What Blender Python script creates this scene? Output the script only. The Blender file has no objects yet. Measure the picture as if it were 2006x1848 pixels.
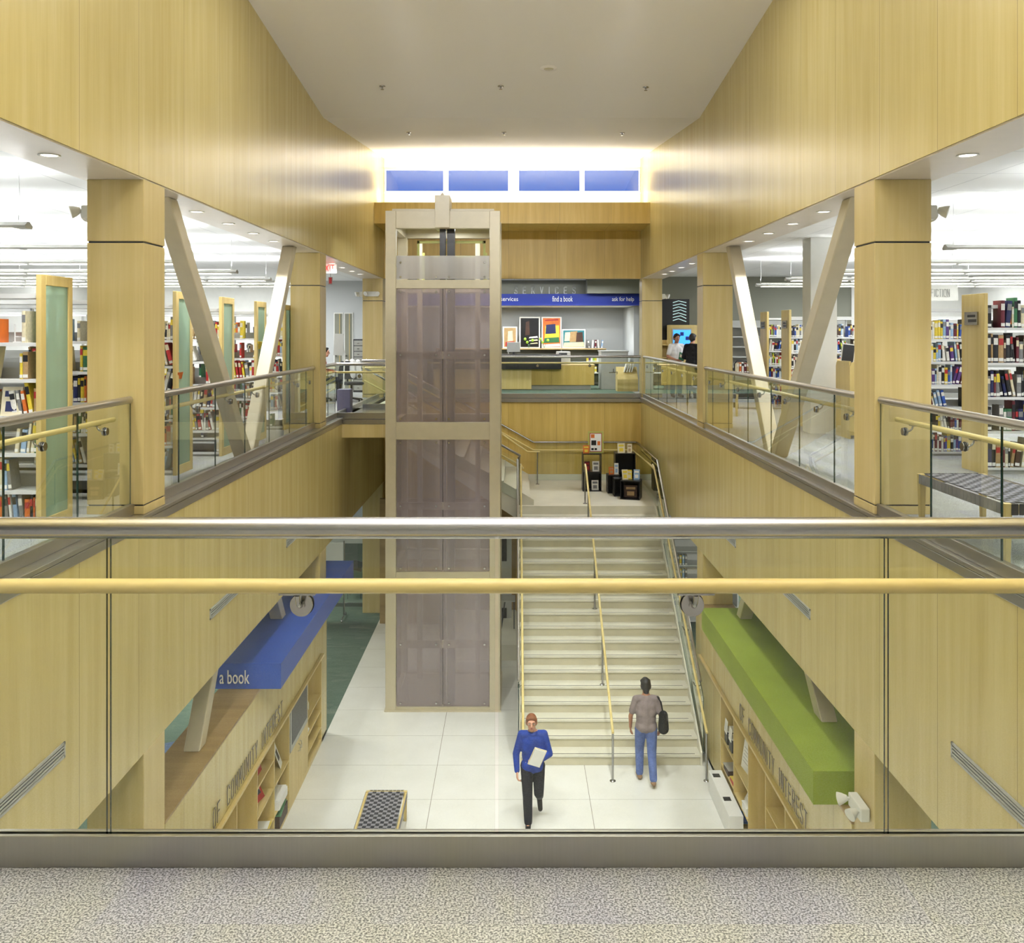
import bpy, bmesh, math, random
from mathutils import Vector, Matrix, Euler
PI = math.pi
C = bpy.context.scene.collection
scn = bpy.context.scene
rnd = random.Random(7)

# ------------------------------------------------------------------ camera, world, exposure
EYE = 1.69
cam_d = bpy.data.cameras.new('camera'); cam = bpy.data.objects.new('camera', cam_d); C.objects.link(cam)
cam.location = (0, 0, EYE); cam.rotation_euler = (PI/2, 0, 0)
cam_d.sensor_width = 36; cam_d.lens = 36*1850/2006
cam_d.shift_x = -(1007-1003)/2006; cam_d.shift_y = -(924-653)/2006
cam_d.clip_start = .05; cam_d.clip_end = 200
scn.camera = cam
w = bpy.data.worlds.new('dusk'); scn.world = w; w.use_nodes = True
w.node_tree.nodes['Background'].inputs[0].default_value = (.10, .20, .62, 1)
w.node_tree.nodes['Background'].inputs[1].default_value = .8
scn.view_settings.view_transform = 'Standard'; scn.view_settings.look = 'None'
scn.view_settings.gamma = 1; scn.view_settings.use_curve_mapping = False
scn.view_settings.exposure = 0.54
cy = scn.cycles
cy.use_denoising = True; cy.max_bounces = 5; cy.diffuse_bounces = 3; cy.glossy_bounces = 2
cy.transmission_bounces = 4; cy.transparent_max_bounces = 16; cy.light_sampling_threshold = .04; cy.caustics_reflective = False; cy.caustics_refractive = False
cy.sample_clamp_indirect = 6; cy.use_adaptive_sampling = True; cy.adaptive_threshold = .2; cy.adaptive_min_samples = 16

def light(kind, name, loc, power, col=(1, 1, 1), size=1, sy=None, rot=(0, 0, 0), spot=None, blend=.6):
    d = bpy.data.lights.new(name, kind); d.energy = power; d.color = col
    if kind == 'AREA':
        d.size = size
        if sy: d.shape = 'RECTANGLE'; d.size_y = sy
    elif kind == 'SPOT':
        d.spot_size = spot; d.spot_blend = blend; d.shadow_soft_size = size
    else: d.shadow_soft_size = size
    o = bpy.data.objects.new(name, d); C.objects.link(o); o.location = loc; o.rotation_euler = rot
    return o
LY = [9.07, 11.4, 13.7, 15.9, 18.1, 20.3, 22.5]       # rows of pendant lights over the stacks
WARM = (.97, .98, 1.0); COOL = (.93, .97, 1)
# area lights added out of view as general fill for the atrium
for yy, zz, pw_ in ((-1.5, 7.0, 30), (5.6, 6.45, 40), (10.6, 6.05, 80)):
    light('AREA', 'atrium fill light', (0, yy, zz), pw_, WARM, 4.5, 1.4)
# ceiling fill light over the near walkway: added out of view to brighten the sloping ceiling
light('AREA', 'ceiling fill light', (0, 2.6, 4.2), 520, COOL, 4.0, 1.0, (PI, 0, 0))
for x in (-1.6, 1.6):
    for y in (6.5, 10.8):
        o = light('SPOT', 'lower floor fill spot', (x, y, 6.0), 800, WARM, .12, spot=.80, blend=.9)  # added high in the atrium to brighten the lower floor
        o.rotation_euler = (Vector((x*.6, 13.5 if y < 8 else 16.5, -5.5))-o.location).to_track_quat('-Z', 'Y').to_euler()
    o = light('SPOT', 'end wall fill spot', (x, 10.8, 6.0), 800, WARM, .12, spot=.62, blend=.8)  # extra spot added to lighten the far end wall
    o.rotation_euler = (Vector((x*.8, 25, 1.6))-o.location).to_track_quat('-Z', 'Y').to_euler()
# cove light on the ledge of the end beam, washing the clerestory
light('AREA', 'cove light', (-.05, 24.1, 4.96), 190, (1, .98, .93), 6.6, .5, (PI, 0, 0))
# pendant rows: their uplight
for s, x0, x1 in ((-1, -11.8, -4.7), (1, 5.25, 12)):
    for y in LY[:6] if s < 0 else LY:
        if s > 0 and y > 20.4: continue
        light('AREA', 'pendant uplight', ((x0+x1)/2, y, 2.83), 62, COOL, abs(x1-x0), .12, (PI, 0, 0))
        light('AREA', 'pendant downlight', ((x0+x1)/2, y, 2.60), 34, COOL, abs(x1-x0), .12)
    light('AREA', 'pendant uplight', ((x0+x1)/2, 5.5, 2.83), 70, COOL, abs(x1-x0), .2, (PI, 0, 0))
    light('AREA', 'pendant downlight', ((x0+x1)/2, 5.5, 2.60), 60, COOL, abs(x1-x0), .2)
# overhead fill added above the near walkway, unseen
light('AREA', 'walkway fill light', (0, .8, 6.2), 25, (1, .97, .9), 6, 1.0)
# lower floor ceiling lights
for s in (-1, 1):
    for y in (5, 12, 19, 25.5):
        light('AREA', 'lower ceiling light', (s*7.2, y, -2.3), 150, (1, .97, .9), 3.5, 1.2)
light('AREA', 'lower ceiling light', (0, 1.2, -2.3), 130, WARM, 5, 1)
# service desk lights
light('AREA', 'desk ceiling light', (.5, 26.9, 3.1), 70, COOL, 5, .6)
light('AREA', 'sign wall fill light', (-.5, 28.45, 3.22), 7, COOL, 5, .2)  # added to lift the black wall behind the standing letters
light('AREA', 'desk ceiling light', (.5, 29.6, 2.45), 85, COOL, 5, .5)
light('AREA', 'back room fill light', (6.5, 24.2, 3.2), 40, COOL, 3, .8)
light('AREA', 'back room fill light', (9.8, 24.6, 3.2), 110, COOL, 5, 1)  # added because the white wall past the right stacks stayed dark
light('AREA', 'back room fill light', (-9.5, 26.4, 3.2), 150, COOL, 6, 1)  # added to lighten the white left back wall
light('AREA', 'lift shaft fill light', (-1.4, 19.4, 3.85), 45, COOL, .8, .8)  # added so the lift interior shows through its panels
light('AREA', 'back room fill light', (-6.5, 26.5, 3.2), 70, COOL, 3, 1.2)

# ------------------------------------------------------------------ materials
def srgb(r, g, b):
    f = lambda c: (c/255/12.92) if c/255 <= .04045 else ((c/255+.055)/1.055)**2.4
    return (f(r), f(g), f(b), 1)
def newmat(name):
    m = bpy.data.materials.new(name); m.use_nodes = True
    nt = m.node_tree; b = nt.nodes['Principled BSDF']
    return m, nt, b
def N(nt, t, **kw):
    n = nt.nodes.new(t)
    for k, v in kw.items():
        if k.startswith('i_'): n.inputs[k[2:].replace('_', ' ')].default_value = v
        else: setattr(n, k, v)
    return n
def pos(nt, sc=(1, 1, 1), obj=False):
    if obj: src = N(nt, 'ShaderNodeTexCoord').outputs['Object']
    else: src = N(nt, 'ShaderNodeNewGeometry').outputs['Position']
    mp = N(nt, 'ShaderNodeMapping'); mp.inputs['Scale'].default_value = sc
    nt.links.new(src, mp.inputs['Vector']); return mp.outputs['Vector']
def noise(nt, vec, scale=1, detail=3, rough=.5):
    n = N(nt, 'ShaderNodeTexNoise'); n.inputs['Scale'].default_value = scale
    n.inputs['Detail'].default_value = detail; n.inputs['Roughness'].default_value = rough
    nt.links.new(vec, n.inputs['Vector']); return n.outputs['Fac']
def ramp(nt, fac, stops):
    r = N(nt, 'ShaderNodeValToRGB'); e = r.color_ramp.elements
    e[0].position, e[0].color = stops[0]; e[1].position, e[1].color = stops[-1]
    for p, c in stops[1:-1]:
        q = e.new(p); q.color = c
    nt.links.new(fac, r.inputs['Fac']); return r.outputs['Color']
def mixc(nt, fac, a, b, mode='MIX'):
    m = N(nt, 'ShaderNodeMix', data_type='RGBA', blend_type=mode)
    for s, v in ((0, fac), (6, a), (7, b)):
        if hasattr(v, 'links'): nt.links.new(v, m.inputs[s])
        else: m.inputs[s].default_value = v
    return m.outputs[2]
def math_(nt, op, a, b=0.0):
    m = N(nt, 'ShaderNodeMath', operation=op)
    for i, v in enumerate((a, b)):
        if hasattr(v, 'links'): nt.links.new(v, m.inputs[i])
        else: m.inputs[i].default_value = v
    return m.outputs[0]
def bump(nt, b, h, s=.1, d=.01):
    n = N(nt, 'ShaderNodeBump'); n.inputs['Strength'].default_value = s; n.inputs['Distance'].default_value = d
    nt.links.new(h, n.inputs['Height']); nt.links.new(n.outputs[0], b.inputs['Normal'])
def plain(name, rgb, rough=.5, metal=0, var=.06, spec=None, scale=6):
    m, nt, b = newmat(name); c = srgb(*rgb)
    v = noise(nt, pos(nt, obj=True), scale, 2)
    d = tuple(max(0, x*(1-var)) for x in c[:3])+(1,)
    u = tuple(min(1, x*(1+var)) for x in c[:3])+(1,)
    nt.links.new(ramp(nt, v, [(.3, d), (.7, u)]), b.inputs['Base Color'])
    b.inputs['Roughness'].default_value = rough; b.inputs['Metallic'].default_value = metal
    if spec is not None: b.inputs['Specular IOR Level'].default_value = spec
    return m
def line_mask(nt, axis, period, width, off=0):
    g = N(nt, 'ShaderNodeNewGeometry'); s = N(nt, 'ShaderNodeSeparateXYZ'); nt.links.new(g.outputs['Position'], s.inputs[0])
    v = math_(nt, 'DIVIDE', math_(nt, 'SUBTRACT', s.outputs['XYZ'.index(axis)], off-100*period), period)
    return math_(nt, 'LESS_THAN', math_(nt, 'FRACT', v), width/period)
def wood(name, lo, mid, hi, rough=.32, seam=None, grain='Z', off=0.0, period=1.19, obj=False):
    m, nt, b = newmat(name)
    sc = {'Z': (7, 7, .35), 'X': (.35, 7, 7), 'Y': (7, .35, 7)}[grain]
    f1 = noise(nt, pos(nt, sc, obj), 1.0, 4, .62)
    sc2 = tuple(v*6 for v in sc); f2 = noise(nt, pos(nt, sc2, obj), 1.3, 3, .6)
    col = ramp(nt, f1, [(.28, srgb(*lo)), (.5, srgb(*mid)), (.72, srgb(*hi))])
    fine = ramp(nt, f2, [(.3, (.93, .92, .88, 1)), (.7, (1, 1, 1, 1))])
    col = mixc(nt, .45, col, fine, 'MULTIPLY')
    if seam:
        for ax in seam:
            k = line_mask(nt, ax, period, .008, off)
            col = mixc(nt, k, col, mixc(nt, .5, col, (.12, .08, .03, 1)))
    nt.links.new(col, b.inputs['Base Color'])
    b.inputs['Roughness'].default_value = rough
    bump(nt, b, f2, .03, .002)
    return m
MP = ((200, 180, 114), (208, 190, 126), (216, 199, 140))
M = {}
M['wall_wood'] = wood('maple veneer', *MP, rough=.26, seam='Y', off=.35)
M['end_wood'] = wood('maple veneer end', (196, 164, 84), (208, 176, 92), (218, 190, 112), rough=.42, seam='X', off=-.15, period=1.27)
M['col_wood'] = wood('maple column veneer', (204, 181, 118), (212, 190, 130), (220, 200, 146), rough=.33)
M['wood'] = wood('maple', (206, 181, 112), (214, 190, 124), (222, 200, 140), rough=.4, grain='Z')
M['wood_h'] = wood('maple shelf', (206, 181, 112), (214, 190, 124), (222, 200, 140), rough=.4, grain='Y')
M['wood_x'] = wood('maple top', (195, 158, 105), (207, 174, 118), (218, 188, 134), rough=.4, grain='X')
M['rail_wood'] = wood('oiled maple handrail', (216, 192, 122), (230, 209, 140), (242, 225, 164), rough=.25, grain='X')
M['rail_wood_y'] = wood('oiled maple rail', (216, 192, 122), (230, 209, 140), (242, 225, 164), rough=.25, grain='Y')
M['ledge'] = wood('brown ledge top', (146, 120, 76), (160, 133, 86), (172, 145, 96), rough=.5, grain='X')
def steel(name, rgb, rough, sc=(60, 60, 2)):
    m, nt, b = newmat(name)
    f = noise(nt, pos(nt, sc), 1, 3, .6); c = srgb(*rgb)
    col = ramp(nt, f, [(.25, tuple(x*.96 for x in c[:3])+(1,)), (.75, tuple(min(1, x*1.03) for x in c[:3])+(1,))])
    nt.links.new(col, b.inputs['Base Color']); b.inputs['Metallic'].default_value = 1
    r = N(nt, 'ShaderNodeMapRange'); r.inputs[3].default_value = rough*.92; r.inputs[4].default_value = rough*1.08
    nt.links.new(f, r.inputs[0]); nt.links.new(r.outputs[0], b.inputs['Roughness'])
    return m
M['steel'] = steel('brushed stainless steel', (170, 169, 168), .24, (4, 300, 300))
M['steel_y'] = plain('brushed stainless steel side', (186, 182, 174), .3, .92, .01)
M['steel_v'] = steel('vertical brushed stainless', (176, 173, 164), .30, (120, 120, 1.5))
M['chrome'] = steel('polished steel', (176, 174, 170), .16, (10, 10, 10))
M['beige'] = plain('beige painted steel', (198, 187, 158), .38, 0, .03)
M['brace'] = plain('beige brace paint', (205, 194, 168), .35, 0, .03)
M['ceil'] = plain('atrium ceiling plaster', (240, 234, 228), .9, 0, .01, scale=.3)
def tileceil():
    m, nt, b = newmat('ceiling tiles')
    k = math_(nt, 'MAXIMUM', line_mask(nt, 'X', 1.2, .012), line_mask(nt, 'Y', 1.15, .012, .3))
    col = mixc(nt, k, srgb(238, 238, 236), srgb(200, 200, 200))
    nt.links.new(col, b.inputs['Base Color']); b.inputs['Roughness'].default_value = .95
    return m
M['tiles'] = tileceil()
M['soffit'] = plain('soffit panel', (216, 205, 190), .3, 0, .02)
M['white'] = plain('white paint', (232, 231, 224), .6, 0, .02)
M['warmwhite'] = plain('clerestory white', (236, 236, 222), .6, 0, .02)
M['grey_wall'] = plain('grey green wall paint', (138, 138, 124), .8, 0, .03, scale=1)
M['pale_wall'] = plain('pale blue grey wall paint', (198, 200, 198), .8, 0, .02, scale=1)
M['shelf_white'] = plain('white enamel shelving', (226, 226, 224), .4, 0, .03)
M['shelf_grey'] = plain('grey enamel shelving', (176, 176, 170), .45, 0, .03)
M['black'] = plain('black laminate', (14, 13, 16), .35, 0, .1)
M['dark'] = plain('dark grey plastic', (48, 50, 54), .4, 0, .1)
M['blue_sign'] = plain('royal blue paint', (22, 48, 150), .45, 0, .03)
M['blue_box'] = plain('blue canopy laminate', (62, 94, 182), .35, 0, .03)
M['green_box'] = plain('green canopy laminate', (144, 162, 54), .75, 0, .06, scale=2)
M['paper'] = plain('white paper', (240, 239, 234), .7, 0, .02)
M['nosing'] = plain('dark stair nosing', (70, 66, 58), .6)
M['gasket'] = plain('black rubber', (20, 20, 20), .6)
def emis(name, rgb, s):
    m, nt, b = newmat(name)
    b.inputs['Base Color'].default_value = srgb(*rgb); b.inputs['Emission Color'].default_value = srgb(*rgb)
    b.inputs['Emission Strength'].default_value = s; return m
M['lamp'] = emis('fluorescent tube lens', (255, 250, 232), 2.2)
M['bulb'] = emis('downlight lamp', (255, 240, 220), 6)
M['exit_red'] = emis('exit lettering', (240, 40, 30), 1.2)
M['screen'] = emis('lit screen', (60, 150, 255), 1.1)
M['tubewhite'] = emis('window glow', (190, 220, 220), .5)
def carpet(name, cols, dark, tile, fine):
    m, nt, b = newmat(name)
    p = pos(nt)
    br = N(nt, 'ShaderNodeTexBrick'); nt.links.new(p, br.inputs['Vector'])
    br.inputs['Scale'].default_value = tile[0]; br.inputs['Color1'].default_value = (0, 0, 0, 1); br.inputs['Color2'].default_value = (1, 1, 1, 1)
    br.inputs['Mortar Size'].default_value = 0; br.inputs['Brick Width'].default_value = tile[1]; br.inputs['Row Height'].default_value = tile[2]
    br.inputs['Bias'].default_value = 0
    big = noise(nt, pos(nt, tile[3]), 1, 3, .6)
    v = math_(nt, 'ADD', math_(nt, 'MULTIPLY', br.outputs['Color'], .3), math_(nt, 'MULTIPLY', big, .8))
    base = ramp(nt, v, [(.22, srgb(*cols[0])), (.42, srgb(*cols[1])), (.6, srgb(*cols[2])), (.8, srgb(*cols[3]))])
    fn = noise(nt, p, fine, 2, .7)
    k = ramp(nt, fn, [(.41, (0, 0, 0, 1)), (.58, (1, 1, 1, 1))])
    col = mixc(nt, k, mixc(nt, .78, base, srgb(*dark)), base)
    nt.links.new(col, b.inputs['Base Color']); b.inputs['Roughness'].default_value = 1
    b.inputs['Specular IOR Level'].default_value = .05
    bump(nt, b, fn, .9, .006)
    return m
M['carpet'] = carpet('grey flecked carpet', ((192, 191, 206), (208, 208, 212), (212, 212, 202), (228, 228, 226)), (52, 52, 52), (1, .6, .9, (3.2, 1.4, 1)), 150)
M['carpet_green'] = carpet('green grey carpet', ((88, 112, 100), (118, 138, 122), (104, 126, 112), (138, 152, 136)), (60, 76, 68), (1, .55, .28, (1.2, 5, 1)), 120)
def terrazzo():
    m, nt, b = newmat('pale terrazzo')
    f = noise(nt, pos(nt), 2, 4, .6); f2 = noise(nt, pos(nt), 150, 2)
    col = ramp(nt, f, [(.3, srgb(232, 231, 222)), (.7, srgb(240, 239, 232))])
    col = mixc(nt, .12, col, ramp(nt, f2, [(.4, srgb(190, 185, 165)), (.6, srgb(240, 238, 230))]))
    k = math_(nt, 'MAXIMUM', line_mask(nt, 'X', 2.5, .009, -1.31), line_mask(nt, 'Y', 1.18, .006, 14.88))
    col = mixc(nt, k, col, srgb(150, 145, 130))
    nt.links.new(col, b.inputs['Base Color']); b.inputs['Roughness'].default_value = .16
    return m
M['terrazzo'] = terrazzo()
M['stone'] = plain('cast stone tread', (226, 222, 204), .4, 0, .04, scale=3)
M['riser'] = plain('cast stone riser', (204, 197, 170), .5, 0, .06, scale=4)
def glass(name, tint, refl=1.0, ior=1.45):
    m = bpy.data.materials.new(name); m.use_nodes = True; nt = m.node_tree; nt.nodes.clear()
    out = N(nt, 'ShaderNodeOutputMaterial'); mx = N(nt, 'ShaderNodeMixShader')
    tr = N(nt, 'ShaderNodeBsdfTransparent'); tr.inputs[0].default_value = tint
    gl = N(nt, 'ShaderNodeBsdfGlossy'); gl.inputs['Roughness'].default_value = .01; gl.inputs['Color'].default_value = (.95, 1, .97, 1)
    fr = N(nt, 'ShaderNodeFresnel'); fr.inputs['IOR'].default_value = ior
    ge = N(nt, 'ShaderNodeNewGeometry'); front = math_(nt, 'SUBTRACT', 1.0, ge.outputs['Backfacing'])
    nt.links.new(math_(nt, 'MULTIPLY', math_(nt, 'MULTIPLY', fr.outputs[0], refl*1.7), front), mx.inputs[0])
    nt.links.new(tr.outputs[0], mx.inputs[1]); nt.links.new(gl.outputs[0], mx.inputs[2]); nt.links.new(mx.outputs[0], out.inputs[0])
    return m
M['glass'] = glass('clear rail glass', (.965, .985, .965, 1))
M['glass_edge'] = plain('green glass edge', (22, 52, 46), .2)
M['sky_glass'] = glass('clerestory glass', (.95, .97, 1, 1), 1.0, 1.6)
def frosted(name, base, tint, fac, rough, streak=False, metal=0):
    m, nt, b = newmat(name); out = nt.nodes['Material Output']
    mx = N(nt, 'ShaderNodeMixShader'); tr = N(nt, 'ShaderNodeBsdfTransparent'); tr.inputs[0].default_value = tint
    b.inputs['Roughness'].default_value = rough; b.inputs['Metallic'].default_value = metal
    f = noise(nt, pos(nt, (3.2, 3.2, .12) if streak else (2, 2, .4)), 1, 3, .5); c = srgb(*base)
    nt.links.new(ramp(nt, f, [(.3, tuple(x*.85 for x in c[:3])+(1,)), (.7, tuple(min(1, x*1.18) for x in c[:3])+(1,))]), b.inputs['Base Color'])
    mx.inputs[0].default_value = fac
    nt.links.new(tr.outputs[0], mx.inputs[1]); nt.links.new(b.outputs[0], mx.inputs[2]); nt.links.new(mx.outputs[0], out.inputs[0])
    return m
M['frost_green'] = frosted('frosted green glass', (176, 202, 180), (.72, .88, .78, 1), .62, .35)
M['lift_glass'] = frosted('smoked lift panel', (186, 176, 178), (.84, .78, .78, 1), .44, .22, True, .3)
M['lift_clear'] = frosted('pale lift panel', (186, 182, 178), (.85, .85, .85, 1), .6, .3, True, .3)

# ------------------------------------------------------------------ mesh building
class MB:
    def __init__(s): s.v = []; s.f = []; s.m = []; s.cur = 0; s.sm = []; s.smooth = False
    def add(s, vs, fs, smooth=None):
        o = len(s.v); s.v += [tuple(p) for p in vs]
        for f in fs: s.f.append(tuple(i+o for i in f)); s.m.append(s.cur); s.sm.append(s.smooth if smooth is None else smooth)
        return s
    def box(s, x0, x1, y0, y1, z0, z1, mt=None):
        if mt is not None: s.cur = mt
        x0, x1 = min(x0, x1), max(x0, x1); y0, y1 = min(y0, y1), max(y0, y1); z0, z1 = min(z0, z1), max(z0, z1)
        return s.add([(x0, y0, z0), (x1, y0, z0), (x1, y1, z0), (x0, y1, z0), (x0, y0, z1), (x1, y0, z1), (x1, y1, z1), (x0, y1, z1)],
                     [(0, 3, 2, 1), (4, 5, 6, 7), (0, 1, 5, 4), (1, 2, 6, 5), (2, 3, 7, 6), (3, 0, 4, 7)], False)
    def cbox(s, c, d, rot=None, mt=None):
        if mt is not None: s.cur = mt
        hx, hy, hz = d[0]/2, d[1]/2, d[2]/2; R = Euler(rot).to_matrix() if rot else Matrix.Identity(3); c = Vector(c)
        P = [(-hx, -hy, -hz), (hx, -hy, -hz), (hx, hy, -hz), (-hx, hy, -hz), (-hx, -hy, hz), (hx, -hy, hz), (hx, hy, hz), (-hx, hy, hz)]
        return s.add([c+R@Vector(p) for p in P], [(0, 3, 2, 1), (4, 5, 6, 7), (0, 1, 5, 4), (1, 2, 6, 5), (2, 3, 7, 6), (3, 0, 4, 7)], False)
    def tube(s, pts, r, n=14, cap=True):
        pts = [Vector(p) for p in pts]; rs = r if isinstance(r, (list, tuple)) else [r]*len(pts)
        vs, fs = [], []; prev = None
        for i, p in enumerate(pts):
            t = (pts[min(i+1, len(pts)-1)]-pts[max(i-1, 0)]).normalized()
            if prev is None:
                a = Vector((0, 0, 1)) if abs(t.z) < .9 else Vector((1, 0, 0)); u = t.cross(a).normalized()
            else: u = (prev-t*prev.dot(t)).normalized()
            prev = u; w_ = t.cross(u)
            for k in range(n):
                a = 2*PI*k/n; vs.append(p+(u*math.cos(a)+w_*math.sin(a))*rs[i])
        for i in range(len(pts)-1):
            for k in range(n): fs.append((i*n+k, i*n+(k+1) % n, (i+1)*n+(k+1) % n, (i+1)*n+k))
        s.add(vs, fs, True)
        if cap:
            s.add(vs[:n], [tuple(range(n-1, -1, -1))], False); s.add(vs[-n:], [tuple(range(n))], False)
        return s
    def cyl(s, c, axis, r, h, n=20):
        c = Vector(c); a = Vector(axis).normalized(); return s.tube([c-a*h/2, c+a*h/2], r, n)
    def lathe(s, c, prof, n=20, axis='Z'):
        vs, fs = [], []
        for r, h in prof:
            for k in range(n):
                a = 2*PI*k/n; p = (r*math.cos(a), r*math.sin(a), h)
                if axis == 'Y': p = (p[0], p[2], p[1])
                if axis == 'X': p = (p[2], p[0], p[1])
                vs.append((c[0]+p[0], c[1]+p[1], c[2]+p[2]))
        for i in range(len(prof)-1):
            for k in range(n): fs.append((i*n+k, i*n+(k+1) % n, (i+1)*n+(k+1) % n, (i+1)*n+k))
        return s.add(vs, fs, True)
    def ball(s, c, r, n=12, m=8):
        rx, ry, rz = r if isinstance(r, (tuple, list)) else (r, r, r)
        vs = [(c[0], c[1], c[2]-rz)]
        for j in range(1, m):
            t = PI*j/m-PI/2
            for k in range(n):
                a = 2*PI*k/n; vs.append((c[0]+rx*math.cos(t)*math.cos(a), c[1]+ry*math.cos(t)*math.sin(a), c[2]+rz*math.sin(t)))
        vs.append((c[0], c[1], c[2]+rz)); fs = []
        for k in range(n): fs.append((0, 1+(k+1) % n, 1+k))
        for j in range(m-2):
            for k in range(n): fs.append((1+j*n+k, 1+j*n+(k+1) % n, 1+(j+1)*n+(k+1) % n, 1+(j+1)*n+k))
        L = len(vs)-1
        for k in range(n): fs.append((1+(m-2)*n+k, 1+(m-2)*n+(k+1) % n, L))
        return s.add(vs, fs, True)
    def cap(s, a, b, ra, rb):           # tapered capsule
        a, b = Vector(a), Vector(b); s.ball(a, ra, 12, 8); s.ball(b, rb, 12, 8)
        if (b-a).length > 1e-4: s.tube([a, b], [ra, rb], 12)
        return s
    def prism(s, poly, axis, a0, a1):   # poly in the two other axes, extruded along axis
        n = len(poly)
        def P(u, v, w_): return {'X': (w_, u, v), 'Y': (u, w_, v), 'Z': (u, v, w_)}[axis]
        vs = [P(u, v, a0) for u, v in poly]+[P(u, v, a1) for u, v in poly]
        fs = [tuple(range(n-1, -1, -1)), tuple(range(n, 2*n))]+[(k, (k+1) % n, n+(k+1) % n, n+k) for k in range(n)]
        return s.add(vs, fs, False)
    def mesh(s, name, mats, off=(0, 0, 0)):
        me = bpy.data.meshes.new(name)
        me.from_pydata([(x-off[0], y-off[1], z-off[2]) for x, y, z in s.v], [], s.f)
        for m in (mats if isinstance(mats, (list, tuple)) else [mats]): me.materials.append(M[m] if isinstance(m, str) else m)
        me.polygons.foreach_set('material_index', s.m); me.polygons.foreach_set('use_smooth', s.sm)
        bm = bmesh.new(); bm.from_mesh(me); bmesh.ops.recalc_face_normals(bm, faces=bm.faces); bm.to_mesh(me); bm.free()
        me.update(); return me
def wloc(o):
    v = Vector((0, 0, 0))
    while o: v += o.location; o = o.parent
    return v
def tag(o, label=None, cat=None, group=None, kind=None):
    if label: o['label'] = label
    if cat: o['category'] = cat
    if group: o['group'] = group
    if kind: o['kind'] = kind
    return o
def bevel(o, wd, seg=2):
    if wd:
        b = o.modifiers.new('bevel', 'BEVEL'); b.width = wd; b.segments = seg; b.limit_method = 'ANGLE'; b.angle_limit = .6
def root(name, label, cat, loc, group=None, rz=0):
    o = bpy.data.objects.new(name, None); C.objects.link(o); o.location = loc; o.rotation_euler = (0, 0, rz); o.empty_display_size = .1
    return tag(o, label, cat, group)
def part(mb, name, mat, parent, label=None, bev=0, local=False):
    off = (0, 0, 0) if local else wloc(parent)
    o = bpy.data.objects.new(name, mb.mesh(name, mat, off)); C.objects.link(o); o.parent = parent
    bevel(o, bev); return tag(o, label)
def thing(mb, name, mat, label, cat, group=None, bev=0, kind=None):
    n = len(mb.v); cx = sum(v[0] for v in mb.v)/n; cyy = sum(v[1] for v in mb.v)/n; cz = min(v[2] for v in mb.v)
    o = bpy.data.objects.new(name, mb.mesh(name, mat, (cx, cyy, cz))); C.objects.link(o); o.location = (cx, cyy, cz)
    bevel(o, bev); return tag(o, label, cat, group, kind)
def struct(mb, name, mat, bev=0):
    o = bpy.data.objects.new(name, mb.mesh(name, mat)); C.objects.link(o); bevel(o, bev); o['kind'] = 'structure'; return o
def copy_tree(o, parent=None):
    c = o.copy(); C.objects.link(c); c.parent = parent
    for ch in [k for k in bpy.data.objects if k.parent == o]: copy_tree(ch, c)
    return c
def text_mb(txt, size, depth, sx=1.0, spacing=1.0, center=True):
    cu = bpy.data.curves.new('t', 'FONT'); cu.body = txt; cu.size = size; cu.extrude = depth/2; cu.space_character = spacing
    cu.align_x = 'CENTER' if center else 'LEFT'; cu.resolution_u = 3
    o = bpy.data.objects.new('t', cu); C.objects.link(o)
    bpy.context.view_layer.update()
    me = bpy.data.meshes.new_from_object(o.evaluated_get(bpy.context.evaluated_depsgraph_get()))
    mb = MB(); mb.add([(v.co.x*sx, v.co.y, v.co.z) for v in me.vertices], [tuple(p.vertices) for p in me.polygons], False)
    bpy.data.objects.remove(o); bpy.data.meshes.remove(me); return mb
def xf(mb, mat):
    mb.v = [tuple(mat @ Vector(p)) for p in mb.v]; return mb
FRONT = Matrix.Rotation(PI/2, 4, 'X')                # text facing -Y (towards the camera)
def front_text(txt, c, size, sx=.7, depth=.01, spacing=1.0): return xf(text_mb(txt, size, depth, sx, spacing), Matrix.Translation(c)@FRONT)
def on_left_wall(txt, c, size, sx=.7, depth=.012, spacing=1.0):   # readable on a wall facing +X
    return xf(text_mb(txt, size, depth, sx, spacing), Matrix.Translation(c)@Matrix.Rotation(PI/2, 4, 'Z')@FRONT)
def on_right_wall(txt, c, size, sx=.7, depth=.012, spacing=1.0):
    return xf(text_mb(txt, size, depth, sx, spacing), Matrix.Translation(c)@Matrix.Rotation(-PI/2, 4, 'Z')@FRONT)

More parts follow.
